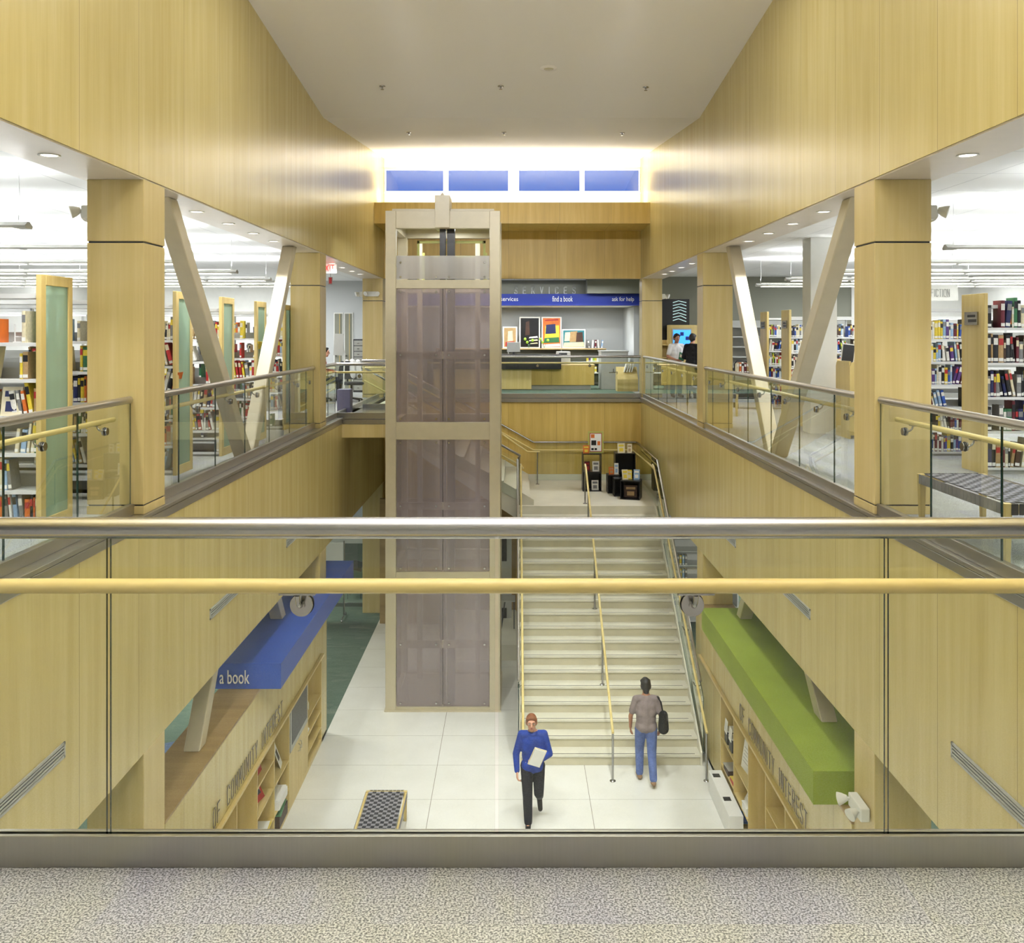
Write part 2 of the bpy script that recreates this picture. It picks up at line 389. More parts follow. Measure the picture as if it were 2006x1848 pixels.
GL_ = {'A': [[(0, 0), (.5, 1), (1, 0)], [(.2, .35), (.8, .35)]], 'C': [[(1, .8), (.85, 1), (.15, 1), (0, .8), (0, .2), (.15, 0), (.85, 0), (1, .2)]],
 'D': [[(0, 0), (0, 1), (.7, 1), (1, .8), (1, .2), (.7, 0), (0, 0)]], 'E': [[(1, 1), (0, 1), (0, 0), (1, 0)], [(0, .52), (.8, .52)]], 'F': [[(1, 1), (0, 1), (0, 0)], [(0, .52), (.8, .52)]],
 'I': [[(.5, 0), (.5, 1)]], 'L': [[(0, 1), (0, 0), (1, 0)]], 'M': [[(0, 0), (0, 1), (.5, .35), (1, 1), (1, 0)]], 'N': [[(0, 0), (0, 1), (1, 0), (1, 1)]],
 'O': [[(0, .2), (0, .8), (.2, 1), (.8, 1), (1, .8), (1, .2), (.8, 0), (.2, 0), (0, .2)]], 'R': [[(0, 0), (0, 1), (.8, 1), (1, .85), (1, .6), (.8, .47), (0, .47)], [(.5, .47), (1, 0)]],
 'S': [[(1, .82), (.8, 1), (.2, 1), (0, .82), (0, .65), (1, .35), (1, .18), (.8, 0), (.2, 0), (0, .18)]], 'T': [[(0, 1), (1, 1)], [(.5, 0), (.5, 1)]],
 'U': [[(0, 1), (0, .2), (.2, 0), (.8, 0), (1, .2), (1, 1)]], 'V': [[(0, 1), (.5, 0), (1, 1)]], 'Y': [[(0, 1), (.5, .5), (1, 1)], [(.5, .5), (.5, 0)]], '-': [[(.1, .5), (.9, .5)]]}
def strokes(txt, width, ht, st_, depth, gap=.55):
    """tall thin stroke lettering, centred, in the xy plane"""
    n = sum((.25 if c == 'I' else 1) if c != ' ' else .9 for c in txt)+gap*(len(txt)-1); u = width/n; x = -width/2; mb = MB()
    for c in txt:
        lw = (.25 if c == 'I' else 1) if c != ' ' else .9
        for pl in GL_.get(c, []):
            for (a, b), (c2, d) in zip(pl, pl[1:]):
                p = Vector((x+a*lw*u, b*ht)); q = Vector((x+c2*lw*u, d*ht)); t = (q-p).normalized()*st_/2; nn = Vector((-t.y, t.x)); p = p-t; q = q+t
                vs = [(p+nn), (p-nn), (q-nn), (q+nn)]
                mb.add([(v.x, v.y, -depth/2) for v in vs]+[(v.x, v.y, depth/2) for v in vs], [(0, 1, 2, 3), (7, 6, 5, 4), (0, 4, 5, 1), (1, 5, 6, 2), (2, 6, 7, 3), (3, 7, 4, 0)], False)
        x += (lw+gap)*u
    return mb
# ------------------------------------------------------------------ the building
XL, XR = -3.45, 3.36            # inner faces of columns, fascias and lower walls
GL, GR = -3.57, 3.41            # glass lines of the side railings
H = -5.66                       # lower floor
YB = 24.9                       # far edge of the opening
LAND = -2.20
struct(MB().box(-13, 13, -3.5, 3.03, -2.22, -.001).box(-13, XL-.025, 3.03, 33, -2.22, -.001).box(XR+.025, 13, 3.03, 33, -2.22, -.001)
       .box(XL, XR, YB+.15, 33, -2.22, -.001), 'floor_upper_slab', 'grey_wall')
struct(MB().box(-13, 13, -3.5, 2.984, -.001, .0), 'floor', 'carpet')
struct(MB().box(-13, GL-.03, 3.03, 33, -.001, .001), 'floor_left', 'carpet')
struct(MB().box(GR+.03, 13, 3.03, 33, -.001, .001), 'floor_right', 'carpet')
struct(MB().box(GL, GR, YB+.05, 33, -.001, .001), 'floor_far', 'carpet_green')
struct(MB().box(XL, 3.34, -3.5, 25.05, H-.1, H), 'floor_lower', 'terrazzo')
struct(MB().box(-13, XL, -3.5, 33, H-.1, H+.001).box(3.34, 13, -3.5, 33, H-.1, H+.001), 'floor_lower_carpet', 'carpet_green')
# wood walls under the balcony edges
struct(MB().box(XL-.02, XL, 3.03, 25.0, -2.23, -.002), 'wall_left_lower', 'wall_wood')
struct(MB().box(XR, XR+.02, 3.03, 25.0, -2.23, -.002), 'wall_right_lower', 'wall_wood')
struct(MB().box(XL, XR, YB+.1, YB+.25, H, -.13), 'wall_far_lower', 'end_wood')
struct(MB().box(XL, XR, 3.03, 3.06, -2.22, -.14), 'wall_near_lower', 'end_wood')
# outer walls
struct(MB().box(-13.2, -13, -3.5, 33, H, 3.4), 'wall_left_outer', 'white')
struct(MB().box(13, 13.2, -3.5, 33, H, 3.4), 'wall_right_outer', 'white')
struct(MB().box(-13, 13, -3.7, -3.5, H, 7.6), 'wall_near', 'pale_wall')
struct(MB().box(-13, 13, 33, 33.2, H, 3.4), 'wall_far_outer', 'white')
# upper fascias
def ceil_z(y): return 5.59+(17.1-y)*.088 if y < 17.1 else 5.59+(y-17.1)*.0925
def fascia(x0, x1, name):
    poly = [(-3.5, 3.14), (25.3, 3.14), (25.3, ceil_z(25.3)), (17.1, 5.59), (-3.5, ceil_z(-3.5))]
    struct(MB().prism(poly, 'X', x0, x1), name, 'wall_wood')
fascia(XL-.56, XL, 'wall_left_upper'); fascia(XR, XR+.56, 'wall_right_upper')
struct(MB().box(XL-.58, XL-.012, -3.5, 25.3, 3.125, 3.142), 'ceiling_left_soffit', 'soffit')
struct(MB().box(XR+.012, XR+.58, -3.5, 25.3, 3.125, 3.142), 'ceiling_right_soffit', 'soffit')
poly = [(-3.5, ceil_z(-3.5)), (17.1, 5.59), (25.3, ceil_z(25.3)), (25.3, 6.6), (25.3, 7.6), (-3.5, 7.6)]
struct(MB().prism(poly, 'X', XL-.6, XR+.6), 'ceiling', 'ceil')
struct(MB().box(-13, XL-.56, -3.5, 33, 3.30, 3.4), 'ceiling_left', 'tiles')
struct(MB().box(XR+.56, 13, -3.5, 33, 3.30, 3.4), 'ceiling_right', 'tiles')
struct(MB().box(XL-.56, XR+.56, 25.3, 33, 3.30, 3.4), 'ceiling_far', 'tiles')
struct(MB().box(XL-.57, XL-.56, -3.5, 33, 3.13, 3.31).box(XR+.56, XR+.57, -3.5, 33, 3.13, 3.31), 'trim_1', 'white')
# far end: clerestory, beam, wood panel above the opening
PX = [(-3.44, -1.845), (-1.78, -.12), (.095, 1.78), (1.835, 3.35)]
mb = MB().box(XL, XR, 25.1, 25.3, 4.4, 5.43).box(XL, XR, 25.1, 25.3, 6.06, 6.6)
xs = [XL]+[v for p in PX for v in p]+[XR]
for i in range(0, len(xs), 2): mb.box(xs[i], xs[i+1], 25.1, 25.3, 5.43, 6.06)
struct(mb, 'wall_far_upper', 'warmwhite')
for i, (a, b) in enumerate(PX):
    r = bpy.data.objects.new('window_%d' % (i+1), None); C.objects.link(r); r.location = ((a+b)/2, 25.2, 5.43); r['kind'] = 'structure'
    f = MB(); t = .035
    f.box(a, b, 25.07, 25.16, 5.43, 5.43+t).box(a, b, 25.07, 25.16, 6.06-t, 6.06).box(a, a+t, 25.07, 25.16, 5.43+t, 6.06-t).box(b-t, b, 25.07, 25.16, 5.43+t, 6.06-t)
    part(f, 'window_frame', 'white', r)
    part(MB().box(a+t, b-t, 25.11, 25.12, 5.43+t, 6.06-t), 'window_pane', 'sky_glass', r)
struct(MB().box(XL, XR, 25.05, 25.07, 5.395, 5.43), 'trim_2', 'white')
struct(MB().box(XL, XR, 23.3, 25.1, 4.40, 4.92), 'wall_far_beam', 'end_wood')
struct(MB().box(XL, XR, 25.04, 25.3, 3.14, 4.40), 'wall_far_panel', 'end_wood')
# steel edging of the floor openings
struct(MB().box(GL-.05, XL+.03, 3.03, YB, -.035, .0).box(GL-.03, GL+.03, 3.03, YB, 0, .10), 'trim_3', 'steel_y', .004)
struct(MB().box(XL-.02, XL+.012, 3.03, YB, -.13, -.05), 'trim_4', 'steel_y', .006)
struct(MB().box(XR-.03, GR+.05, 3.03, YB, -.035, .0).box(GR-.03, GR+.03, 3.03, YB, 0, .10), 'trim_5', 'steel_y', .004)
struct(MB().box(XR-.012, XR+.02, 3.03, YB, -.13, -.05), 'trim_6', 'steel_y', .006)
struct(MB().box(XL, XR, YB, YB+.06, -.02, .10).box(XL, XR, YB+.01, YB+.12, -.13, -.03), 'trim_7', 'steel', .004)
struct(MB().box(-13, 13, 2.984, 3.000, 0, .10).box(-13, 13, 3.014, 3.03, -.13, .10), 'trim_8', 'steel_v', .002)

# ------------------------------------------------------------------ columns
def column(x0, x1, y0, label, notch, zlow=H):
    r = root('wood_clad_column', label, 'column', ((x0+x1)/2, y0+.265, 0), 'maple clad columns along the opening')
    y1 = y0+.53; z1 = notch
    part(MB().box(x0, x1, y0, y1, .09, z1-.008), 'shaft_cladding', 'col_wood', r, bev=.006)
    part(MB().box(x0, x1, y0, y1, z1+.008, 3.125), 'upper_cladding', 'col_wood', r, bev=.006)
    part(MB().box(x0+.012, x1-.012, y0+.012, y1-.012, .07, 3.12), 'core', 'dark', r)
    part(MB().box(x0-.002, x1+.002, y0-.002, y1+.002, 0, .078), 'base_cladding', 'col_wood', r, bev=.004)
    part(MB().box(x0, x1, y0, y1, zlow, -2.225), 'lower_cladding', 'col_wood', r, bev=.006)
NM = ['nearest', 'middle', 'far']
for i, y in enumerate((8.8, 16.8, 24.8)):
    n = 2.54
    column(XL-.53, XL, y, '%s wood clad square column on the left of the opening' % NM[i], n, -3.138 if i == 1 else H)
    column(XR, XR+.53, y, '%s wood clad square column on the right of the opening' % NM[i], n, -3.138 if i == 1 else H)

# ------------------------------------------------------------------ diagonal braces
def brace(a, b, label, group):
    a, b = Vector(a), Vector(b); d = (b-a).normalized(); h = .095; e = h/abs(d.z)
    mb = MB().prism([(a.y-e, a.z), (a.y+e, a.z), (b.y+e, b.z), (b.y-e, b.z)], 'X', a.x-h, a.x+h)
    thing(mb, 'diagonal_brace', 'brace', label, 'brace', group, bev=.012)
for s, nm, xc in ((-1, 'left', -3.72), (1, 'right', 3.63)):
    brace((xc, 10.05, 3.124), (xc, 12.98, .002), 'beige steel brace leaning beside the nearest %s column, above the railing' % nm, 'upper braces')
    brace((xc, 15.65, 3.124), (xc, 13.22, .002), 'pale steel brace leaning beside the middle %s column, above the railing' % nm, 'upper braces')
    brace((xc, 11.62, -2.224), (xc, 11.0, -3.138 if s < 0 else -2.788), 'nearer beige brace under the %s balcony standing on the ledge below' % nm, 'lower braces')
    brace((xc, 14.45, -2.224), (xc, 14.9, -2.788), 'farther beige brace under the %s balcony standing on the canopy' % nm, 'lower braces')

# ------------------------------------------------------------------ glass railings
def disc_bracket(r, gp, n, railp):
    """gp: point on the glass, n: unit vector towards the wooden rail, railp: rail point above"""
    gp, n, railp = Vector(gp), Vector(n), Vector(railp)
    mb = MB(); mb.cyl(gp+n*.016, n, .036, .014, 24); mb.cyl(gp+n*.026, n, .012, .01, 16)
    pts = []
    a0 = gp+n*.02; d = Vector((0, 0, 1)); c = railp-Vector((0, 0, .03)); span = (c-a0).dot(n)
    for k in range(9):
        t = k/8*PI/2
        pts.append(a0+n*span*math.sin(t)+d*((c-a0).z)*(1-math.cos(t)))
    mb.tube(pts, .008, 10)
    b = part(mb, 'bracket', 'chrome', r)
    mb = MB(); mb.cyl(gp+n*.0075, n, .038, .003, 24); mb.cyl(gp-n*.0075, n, .034, .003, 24)
    part(mb, 'bracket_washer', 'gasket', b)
    part(MB().cyl(gp-n*.013, n, .033, .008, 24), 'bracket_disc', 'chrome', b)
    al = Vector((0, 0, 1)).cross(n)
    mb = MB(); mb.cbox(c+d*.006, (abs(al.x)*.09+.022, abs(al.y)*.09+.022, .006)); part(mb, 'bracket_saddle', 'chrome', b)
def glass_rail(label, axis, fixed, a0, a1, joints, side, railr=.034, woodr=.023, bracket_at=None, rail_ext=(0, 0), wood_ext=(0, 0), zb=.05, zt=1.04):
    """axis 'Y': runs along Y at X=fixed, side=+-1 is the sign of the walkway side"""
    P = (lambda t, o, z: (fixed+o, t, z)) if axis == 'Y' else (lambda t, o, z: (t, fixed+o, z))
    r = root('glass_railing', label, 'railing', P((a0+a1)/2, 0, 0), 'steel and glass railings')
    part(MB().tube([P(a0-rail_ext[0], 0, 1.07), P(a1+rail_ext[1], 0, 1.07)], railr, 24), 'top_rail', 'steel_y' if axis == 'Y' else 'steel', r)
    off = side*.075
    part(MB().tube([P(a0+wood_ext[0], off, .905), P(a1-wood_ext[1], off, .905)], woodr, 20), 'wooden_handrail', 'rail_wood_y' if axis == 'Y' else 'rail_wood', r)
    js = [a0]+list(joints)+[a1]
    for i in range(len(js)-1):
        b0, b1 = js[i]+.006, js[i+1]-.006
        mb = MB(); h = .006
        p0, p1 = P(b0, -h, zb), P(b1, h, zt)
        mb.box(p0[0], p1[0], p0[1], p1[1], zb, zt)
        for k in range(6):   # edges of the pane take the dark green edge colour
            pass
        big = (3, 5) if axis == 'Y' else (2, 4)
        mb.m = [0 if k in big else 1 for k in range(6)]
        part(mb, 'glass_panel', ['glass', 'glass_edge'], r)
        if bracket_at is None and js[i+1]-js[i] > .5:
            t = (js[i]+js[i+1])/2
            disc_bracket(r, P(t, 0, .83), (side, 0, 0) if axis == 'Y' else (0, side, 0), P(t, off, .905))
    for t in (bracket_at or []):
        disc_bracket(r, P(t, 0, .83), (side, 0, 0) if axis == 'Y' else (0, side, 0), P(t, off, .905))
    return r
rr = glass_rail('long foreground railing of steel tube, glass panes and wooden handrail', 'X', 3.007, -4.6, 4.6, [-3.77, -2.53, -1.29, -.055, 1.185, 2.42, 3.66], -1)
part(MB().cyl((-.305, 3.007, 1.07), (1, 0, 0), .0346, .004, 24), 'rail_joint', 'chrome', rr)
for s, g, nm in ((-1, GL, 'left'), (1, GR, 'right')):
    glass_rail('railing on the %s balcony, before the nearest column' % nm, 'Y', g, 3.05, 8.79, [4.3, 5.46, 6.6, 7.72], s, rail_ext=(0, -.02), wood_ext=(0, .2))
    glass_rail('railing on the %s balcony, between nearest and middle columns' % nm, 'Y', g, 9.34, 16.79, [10.05, 11.28, 12.52, 13.76, 15.0, 16.2], s)
    js = [18.58] if s < 0 else [18.58, 19.8, 21.05, 22.3, 23.55]
    if s > 0: glass_rail('railing on the right balcony, between middle and far columns', 'Y', g, 17.34, 24.79, js, s)
    else:
        glass_rail('short railing on the left balcony, past the middle column', 'Y', g, 17.34, 18.85, [18.1], s, bracket_at=[17.8, 18.45])
glass_rail('railing along the far end of the opening, before the service desk', 'X', YB+.03, -2.3, XR-.02, [-1.1, .1, 1.3, 2.4], 1, bracket_at=[-.5, .62, 2.0])

# bridge to the lift
BY = 18.9
struct(MB().box(XL+.001, -2.52, BY, 21.3, -.40, -.135), 'wall_bridge', 'col_wood')
struct(MB().box(XL-.1, -2.52, BY-.01, 21.3, -.03, .0).box(XL-.1, -2.52, BY-.02, BY+.05, -.02, .10).box(XL+.02, -2.52, BY, 21.3, -.13, -.04), 'trim_9', 'steel', .003)
glass_rail('railing on the bridge edge between left balcony and lift', 'X', BY+.02, GL, -2.56, [-2.95], 1, bracket_at=[-3.1])
glass_rail('farther railing across the bridge behind the lift', 'X', 21.26, GL+.15, -2.56, [-2.95], 1, bracket_at=[-2.75])
struct(MB().box(-3.4, -2.52, 21.2, 21.32, 0, .1), 'trim_10', 'steel', .003)

# ------------------------------------------------------------------ ceiling fittings
def sprinkler(x, y, z, label):
    r = root('sprinkler_head', label, 'sprinkler', (x, y, z), 'sprinkler heads')
    part(MB().lathe((x, y, z), [(.0, -.012), (.05, -.01), (.05, 0)], 16), 'cover_plate', 'steel', r)
    part(MB().cyl((x, y, z-.03), (0, 0, 1), .012, .05, 8).cyl((x, y, z-.055), (0, 0, 1), .028, .004, 12), 'nozzle', 'chrome', r)
for i, (px, py) in enumerate(((749, 168), (981, 168), (1265, 169))):
    Y = next(y for y in [7+.05*k for k in range(400)] if EYE+(653-py)*y/1850 >= ceil_z(y))
    sprinkler((px-1007)*Y/1850, Y, ceil_z(Y), '%s sprinkler head in the nearer row on the sloping ceiling' % ('left', 'middle', 'right')[i])
for i, (px, py) in enumerate(((801, 259), (987, 259), (1219, 260))):
    Y = 17.1
    while EYE+(653-py)*Y/1850 < ceil_z(Y) and Y < 25: Y += .05
    sprinkler((px-1007)*Y/1850, Y, ceil_z(Y), '%s sprinkler head in the farther row on the sloping ceiling' % ('left', 'middle', 'right')[i])
Y = 7
while EYE+(653-133)*Y/1850 < ceil_z(Y): Y += .02
r = root('ceiling_speaker', 'round pale speaker set in the sloping ceiling', 'speaker', ((1075-1007)*Y/1850, Y, ceil_z(Y)))
x_ = (1075-1007)*Y/1850
part(MB().lathe((x_, Y, ceil_z(Y)), [(.0, -.012), (.13, -.012), (.14, 0.02)], 24), 'rim', 'ceil', r)
part(MB().lathe((x_, Y, ceil_z(Y)), [(.0, -.018), (.075, -.016), (.08, 0)], 24), 'grille', 'beige', r)

DLY = [6.4, 7.6, 11.13, 12.36, 13.55, 14.7, 18.2, 19.4, 20.6, 21.8, 22.9]
def downlight(x, y, z, label, group, rr_=.085):
    r = root('recessed_downlight', label, 'downlight', (x, y, z), group)
    part(MB().lathe((x, y, z), [(rr_, 0), (rr_*1.02, -.006), (rr_*.82, -.008), (rr_*.74, .0)], 24), 'trim_ring', 'white', r)
    part(MB().lathe((x, y, z), [(.0, -.003), (rr_*.75, -.003)], 24), 'lamp_face', 'bulb', r)
ORD = ['first', 'second', 'third', 'fourth', 'fifth', 'sixth', 'seventh', 'eighth', 'ninth', 'tenth', 'eleventh', 'twelfth', 'thirteenth',
       'fourteenth', 'fifteenth', 'sixteenth', 'seventeenth', 'eighteenth', 'nineteenth', 'twentieth']
for s, x, nm in ((-1, -3.74, 'left'), (1, 3.65, 'right')):
    for i, y in enumerate(DLY):
        downlight(x, y, 3.125, '%s recessed downlight from the front in the %s soffit' % (ORD[i], nm), 'soffit downlights')
        light('SPOT', 'soffit downlight', (x, y, 3.08), 85, WARM, .05, spot=1.6, blend=.7)

# pendant rows over the stacks
def pendant(x0, x1, y, label):
    z = 2.70; r = root('pendant_light', label, 'light', ((x0+x1)/2, y, z), 'linear pendant lights')
    s = 1 if x1 > x0 else -1; L = abs(x1-x0)
    prof = [(y-.06, z-.005), (y-.075, z+.02), (y-.02, z+.06), (y+.02, z+.06), (y+.075, z+.02), (y+.06, z-.005)]
    part(MB().prism(prof, 'X', min(x0, x1), max(x0, x1)), 'housing', 'shelf_grey', r)
    t = x0+s*.12
    while abs(t-x0)+1.05 < L:
        part(MB().box(t, t+s*1.06, y-.066, y+.066, z-.015, z-.004).box(t, t+s*1.06, y-.012, y+.012, z+.06, z+.066), 'lamp_lens', 'lamp', r)
        t += s*1.16
    for xx in (x0+s*.1, (x0+x1)/2, x1-s*.3):
        part(MB().tube([(xx, y, z+.06), (xx+.01, y, z+.3), (xx, y, 3.30)], .0035, 6), 'suspension_cable', 'shelf_white', r)
for i, y in enumerate(LY[:6]):
    pendant(-4.66, -12, y, '%s row from the front of linear pendant lights over the left stacks' % ORD[i])
for i, y in enumerate(LY[:6]):
    pendant(5.2, 12.2, y, '%s row from the front of linear pendant lights over the right stacks' % ORD[i])

# linear vents in the lower walls
def vent(x, s, y0, y1, zc, label):
    r = root('linear_vent', label, 'vent', (x, (y0+y1)/2, zc-.06), 'linear vents')
    mb = MB(); t = .018; a, b = x, x-s*.012
    mb.box(a, b, y0, y1, zc-.06, zc-.06+t).box(a, b, y0, y1, zc+.06-t, zc+.06).box(a, b, y0, y0+t, zc-.06, zc+.06).box(a, b, y1-t, y1, zc-.06, zc+.06)
    part(mb, 'vent_frame', 'shelf_grey', r)
    part(MB().box(x-s*.002, x, y0+t, y1-t, zc-.042, zc+.042), 'vent_back', 'dark', r)
    mb = MB()
    for k in range(3): mb.box(x-s*.002, x-s*.01, y0+t, y1-t, zc-.034+k*.026, zc-.022+k*.026)
    part(mb, 'vent_blades', 'shelf_grey', r)
for s, x, nm in ((-1, XL, 'left'), (1, XR, 'right')):
    for i, (a, b) in enumerate(((5.4, 7.24), (10.7, 11.85), (14.3, 15.4))):
        vent(x, s, a, b, -1.50, '%s linear vent from the front in the %s wood wall below the balcony' % (ORD[i], nm))

# ------------------------------------------------------------------ lift tower
LX0, LX1, LY0, LY1 = -2.50, -.27, 18.33, 20.45
lift = root('lift_tower', 'free-standing glazed lift tower with beige steel frame', 'lift', ((LX0+LX1)/2, (LY0+LY1)/2, H))
pw = .205
for x0, x1 in ((LX0, LX0+pw), (LX1-pw, LX1)):
    for y0, y1 in ((LY0, LY0+.2), (LY1-.2, LY1)):
        part(MB().box(x0, x1, y0, y1, H, 4.07), 'corner_post', 'beige', lift, bev=.008)
def yz(py, d=LY0): return EYE-(py-653)*d/1850
beams = [(413, 447), (548, 565), (828, 862), (1122, 1143), (1387, 1399)]
for a, b in beams:
    z1, z0 = yz(a), max(yz(b), H)
    mb = MB().box(LX0+pw, LX1-pw, LY0+.03, LY0+.18, z0, z1); part(mb, 'cross_beam', 'beige', lift, bev=.005)
    mb = MB().box(LX0+pw, LX1-pw, LY1-.18, LY1-.03, z0, z1); part(mb, 'cross_beam', 'beige', lift, bev=.005)
    for x0 in (LX0+.03, LX1-.18):
        part(MB().box(x0, x0+.15, LY0+.2, LY1-.2, z0, z1), 'side_beam', 'beige', lift, bev=.005)
part(MB().box(LX0+.12, LX1-.12, LY0+.1, LY1, 4.07, 4.12), 'roof_plate', 'beige', lift, bev=.004)
cx0, cx1 = (852-1007)*LY0/1850, (881-1007)*LY0/1850
part(MB().box(cx0, cx1, LY0-.02, LY0+.6, 3.74, 4.37).prism([(cx0+.1, 4.37), (cx1-.1, 4.37), ((cx0+cx1)/2, 4.43)], 'Y', LY0, LY0+.5), 'hoist_housing', 'beige', lift, bev=.006)
gz = [(500, 547, 'lift_clear'), (565, 828, 'lift_glass'), (862, 1122, 'lift_glass'), (1143, 1387, 'lift_glass')]
ix0, ix1 = LX0+pw+.005, LX1-pw-.005; mid = (867-1007)*LY0/1850
for a, b, mt in gz:
    z1, z0 = yz(a)-.005, yz(b)+.005
    cols = [(ix0, mid-.004), (mid+.004, ix1)] if b > 600 else [(ix0, ix1)]
    for x0, x1 in cols:
        part(MB().box(x0, x1, LY0+.06, LY0+.072, z0, z1), 'front_panel', mt, lift)
    for x0 in (LX0+.07, LX1-.082):
        part(MB().box(x0, x0+.012, LY0+.21, LY1-.21, z0, z1), 'side_panel', mt, lift)
    zr = [z1-.06, z0+.06]
    if b > 600: zr.append(yz({828: 696, 1122: 993, 1387: 1265}[b]))
    if b < 600: zr = [yz(514), z0+.04]
    for zz in zr:
        for px in ((784, 949) if b < 600 and zz > z0+.1 else (784, 854, 879, 949)):
            part(MB().cyl(((px-1007)*LY0/1850, LY0+.052, zz), (0, 1, 0), .02, .02, 12), 'panel_bolt', 'chrome', lift)
for py in (696, 993, 1265):
    part(MB().box(ix0, ix1, LY0+.075, LY0+.11, yz(py)-.075, yz(py)+.07), 'inner_rail', 'beige', lift)
part(MB().box(-1.46, -1.35, 18.55, 18.8, H, 3.9).box(-1.32, -1.17, 18.6, 18.8, H, 3.86), 'guide_rail', 'black', lift)
for x in (LX0+.45, LX1-.55):
    part(MB().box(x, x+.1, 20.0, 20.12, H, 3.6), 'guide_column', 'beige', lift)
M['lime'] = plain('yellow green safety paint', (176, 178, 92), .5)
car = MB()
for x in (-1.95, -.62): car.box(x, x+.045, 19.0, 19.045, 2.6, 3.55).box(x, x+.045, 20.1, 20.145, 2.6, 3.4)
car.box(-1.95, -.575, 19.0, 19.045, 3.5, 3.55).box(-1.7, -.575, 20.1, 20.145, 3.3, 3.34)
part(car, 'car_top_guard', 'lime', lift)
part(MB().box(LX0-.02, LX1+.02, LY0-.02, LY1, H, H+.03), 'threshold', 'beige', lift)

# ------------------------------------------------------------------ staircase
R_, T_, D0 = .182, .29, 16.07
SX0, SX1 = .11, 3.17
st = root('staircase', 'wide pale stone stair with landing, rising beside the lift', 'staircase', (1.64, D0, H))
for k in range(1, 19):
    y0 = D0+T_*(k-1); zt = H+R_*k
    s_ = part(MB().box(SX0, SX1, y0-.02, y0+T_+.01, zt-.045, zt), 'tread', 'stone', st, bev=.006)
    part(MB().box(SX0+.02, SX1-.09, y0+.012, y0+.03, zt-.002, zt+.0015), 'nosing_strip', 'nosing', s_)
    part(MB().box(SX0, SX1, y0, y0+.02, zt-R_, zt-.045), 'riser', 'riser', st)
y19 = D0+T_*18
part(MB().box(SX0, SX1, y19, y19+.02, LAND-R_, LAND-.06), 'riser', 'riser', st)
part(MB().box(SX0-.05, XR-.01, y19-.02, YB+.09, LAND-.22, LAND), 'landing', 'stone', st, bev=.006)
for x0, x1 in ((SX0-.03, SX0), (SX1, SX1+.03)):
    poly = [(D0-.03, H), (D0-.03, H+R_+.05), (y19, LAND+.05), (y19, LAND-.25), (D0+.35, H)]
    part(MB().prism(poly, 'X', x0, x1), 'stringer', 'stone', st)
part(MB().box(SX0, XR-.04, YB+.06, YB+.1, LAND, LAND+.16), 'skirting', 'stone', st)
# second flight to the left
x_top = SX0+.24
for k in range(1, 13):
    x1 = x_top-.30*(k-1); zt = LAND+R_*k
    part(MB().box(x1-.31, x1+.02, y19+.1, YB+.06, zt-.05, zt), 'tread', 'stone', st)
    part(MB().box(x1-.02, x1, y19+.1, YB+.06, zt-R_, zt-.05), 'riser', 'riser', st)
for y0 in (y19+.06, YB+.05):
    poly = [(x_top+.1, LAND), (x_top+.1, LAND+.12), (x_top-.30*12, LAND+R_*12+.1), (x_top-.30*12, LAND+R_*12-.35), (x_top-.3, LAND-.3), (x_top, LAND-.2)]
    part(MB().prism(poly, 'Y', y0, y0+.04), 'stringer', 'stone', st)
part(MB().box(-1.5, .05, 21.2, 24.4, H, H+.35), 'plinth', 'stone', st)

# stair railings
def stair_rail(label, x, glass=True, middle=False, side=-1, xs=None, wood_only=False):
    """runs up the first flight at X=x"""
    r = root('stair_railing', label, 'railing', (x, 18.5, H), 'stair railings')
    xw = x if middle else x+side*.07
    top = lambda y: H+R_+(y-D0)*R_/T_
    yA, yT = 15.5, y19
    w_pts = [(xw, yA-.02, H+.86), (xw, yA+.12, H+.87), (xw, D0+.0, top(D0)+.82-.05)] + [(xw, yT-.05, LAND+.80), (xw, yT+.12, LAND+.83)]
    w_pts = [(xw, 15.47, H+.80), (xw, 15.6, H+.86), (xw, yT, LAND+.86), (xw, yT+.2, LAND+.90)]
    part(MB().tube(w_pts, .022, 14), 'wooden_handrail', 'rail_wood_y', r)
    ys = [15.5]+([17.3, 18.95, 20.6, yT+.25] if middle else [])
    for y in ys:
        if y < 15.6: zb = H; zt = H+.82
        elif y > yT: zb = LAND; zt = LAND+.88
        else:
            k = math.floor((y-D0)/T_)+1; zb = H+R_*k; zt = H+.86+(LAND-H)*(y-15.6)/(yT-15.6)-.02
        p = part(MB().tube([(xw, y, zb), (xw, y, zt)], .019, 12), 'post', 'steel', r)
        part(MB().lathe((xw, y, zb), [(.052, 0), (.05, .008), (.022, .02)], 16), 'post_foot', 'steel', p)
    if glass:
        part(MB().tube([(x, D0+.3, H+R_*2+.95), (x, yT, LAND+1.02), (x, yT+.1, LAND+1.02)], .026, 16), 'top_rail', 'steel_y', r)
        part(MB().cyl((x, D0+.3, H+.6), (0, 0, 1), .012, 1.15, 10), 'end_post', 'chrome', r)
        n = 5; y0 = D0+.02
        for i in range(n):
            a = y0+(yT-y0)*i/n+.006; b = y0+(yT-y0)*(i+1)/n-.006
            za, zb_ = H+R_+(a-D0)*R_/T_, H+R_+(b-D0)*R_/T_
            mb = MB().prism([(a, za-.02), (b, zb_-.02), (b, zb_+.93), (a, za+.93)], 'X', x-.006, x+.006)
            mb.m = [0, 0, 1, 1, 1, 1]
            part(mb, 'glass_panel', ['glass', 'glass_edge'], r)
            m_ = (a+b)/2; zm = H+R_+(m_-D0)*R_/T_
            disc_bracket(r, (x, m_, zm+.62), (side, 0, 0), (xw, m_, zm+.70))
    return r
stair_rail('steel and glass stair railing beside the lift', SX0-.03, side=1)
stair_rail('wooden middle handrail on steel posts, down the stair centre', 1.62, glass=False, middle=True)
stair_rail('steel and glass stair railing near the right wall', SX1+.06, side=-1)
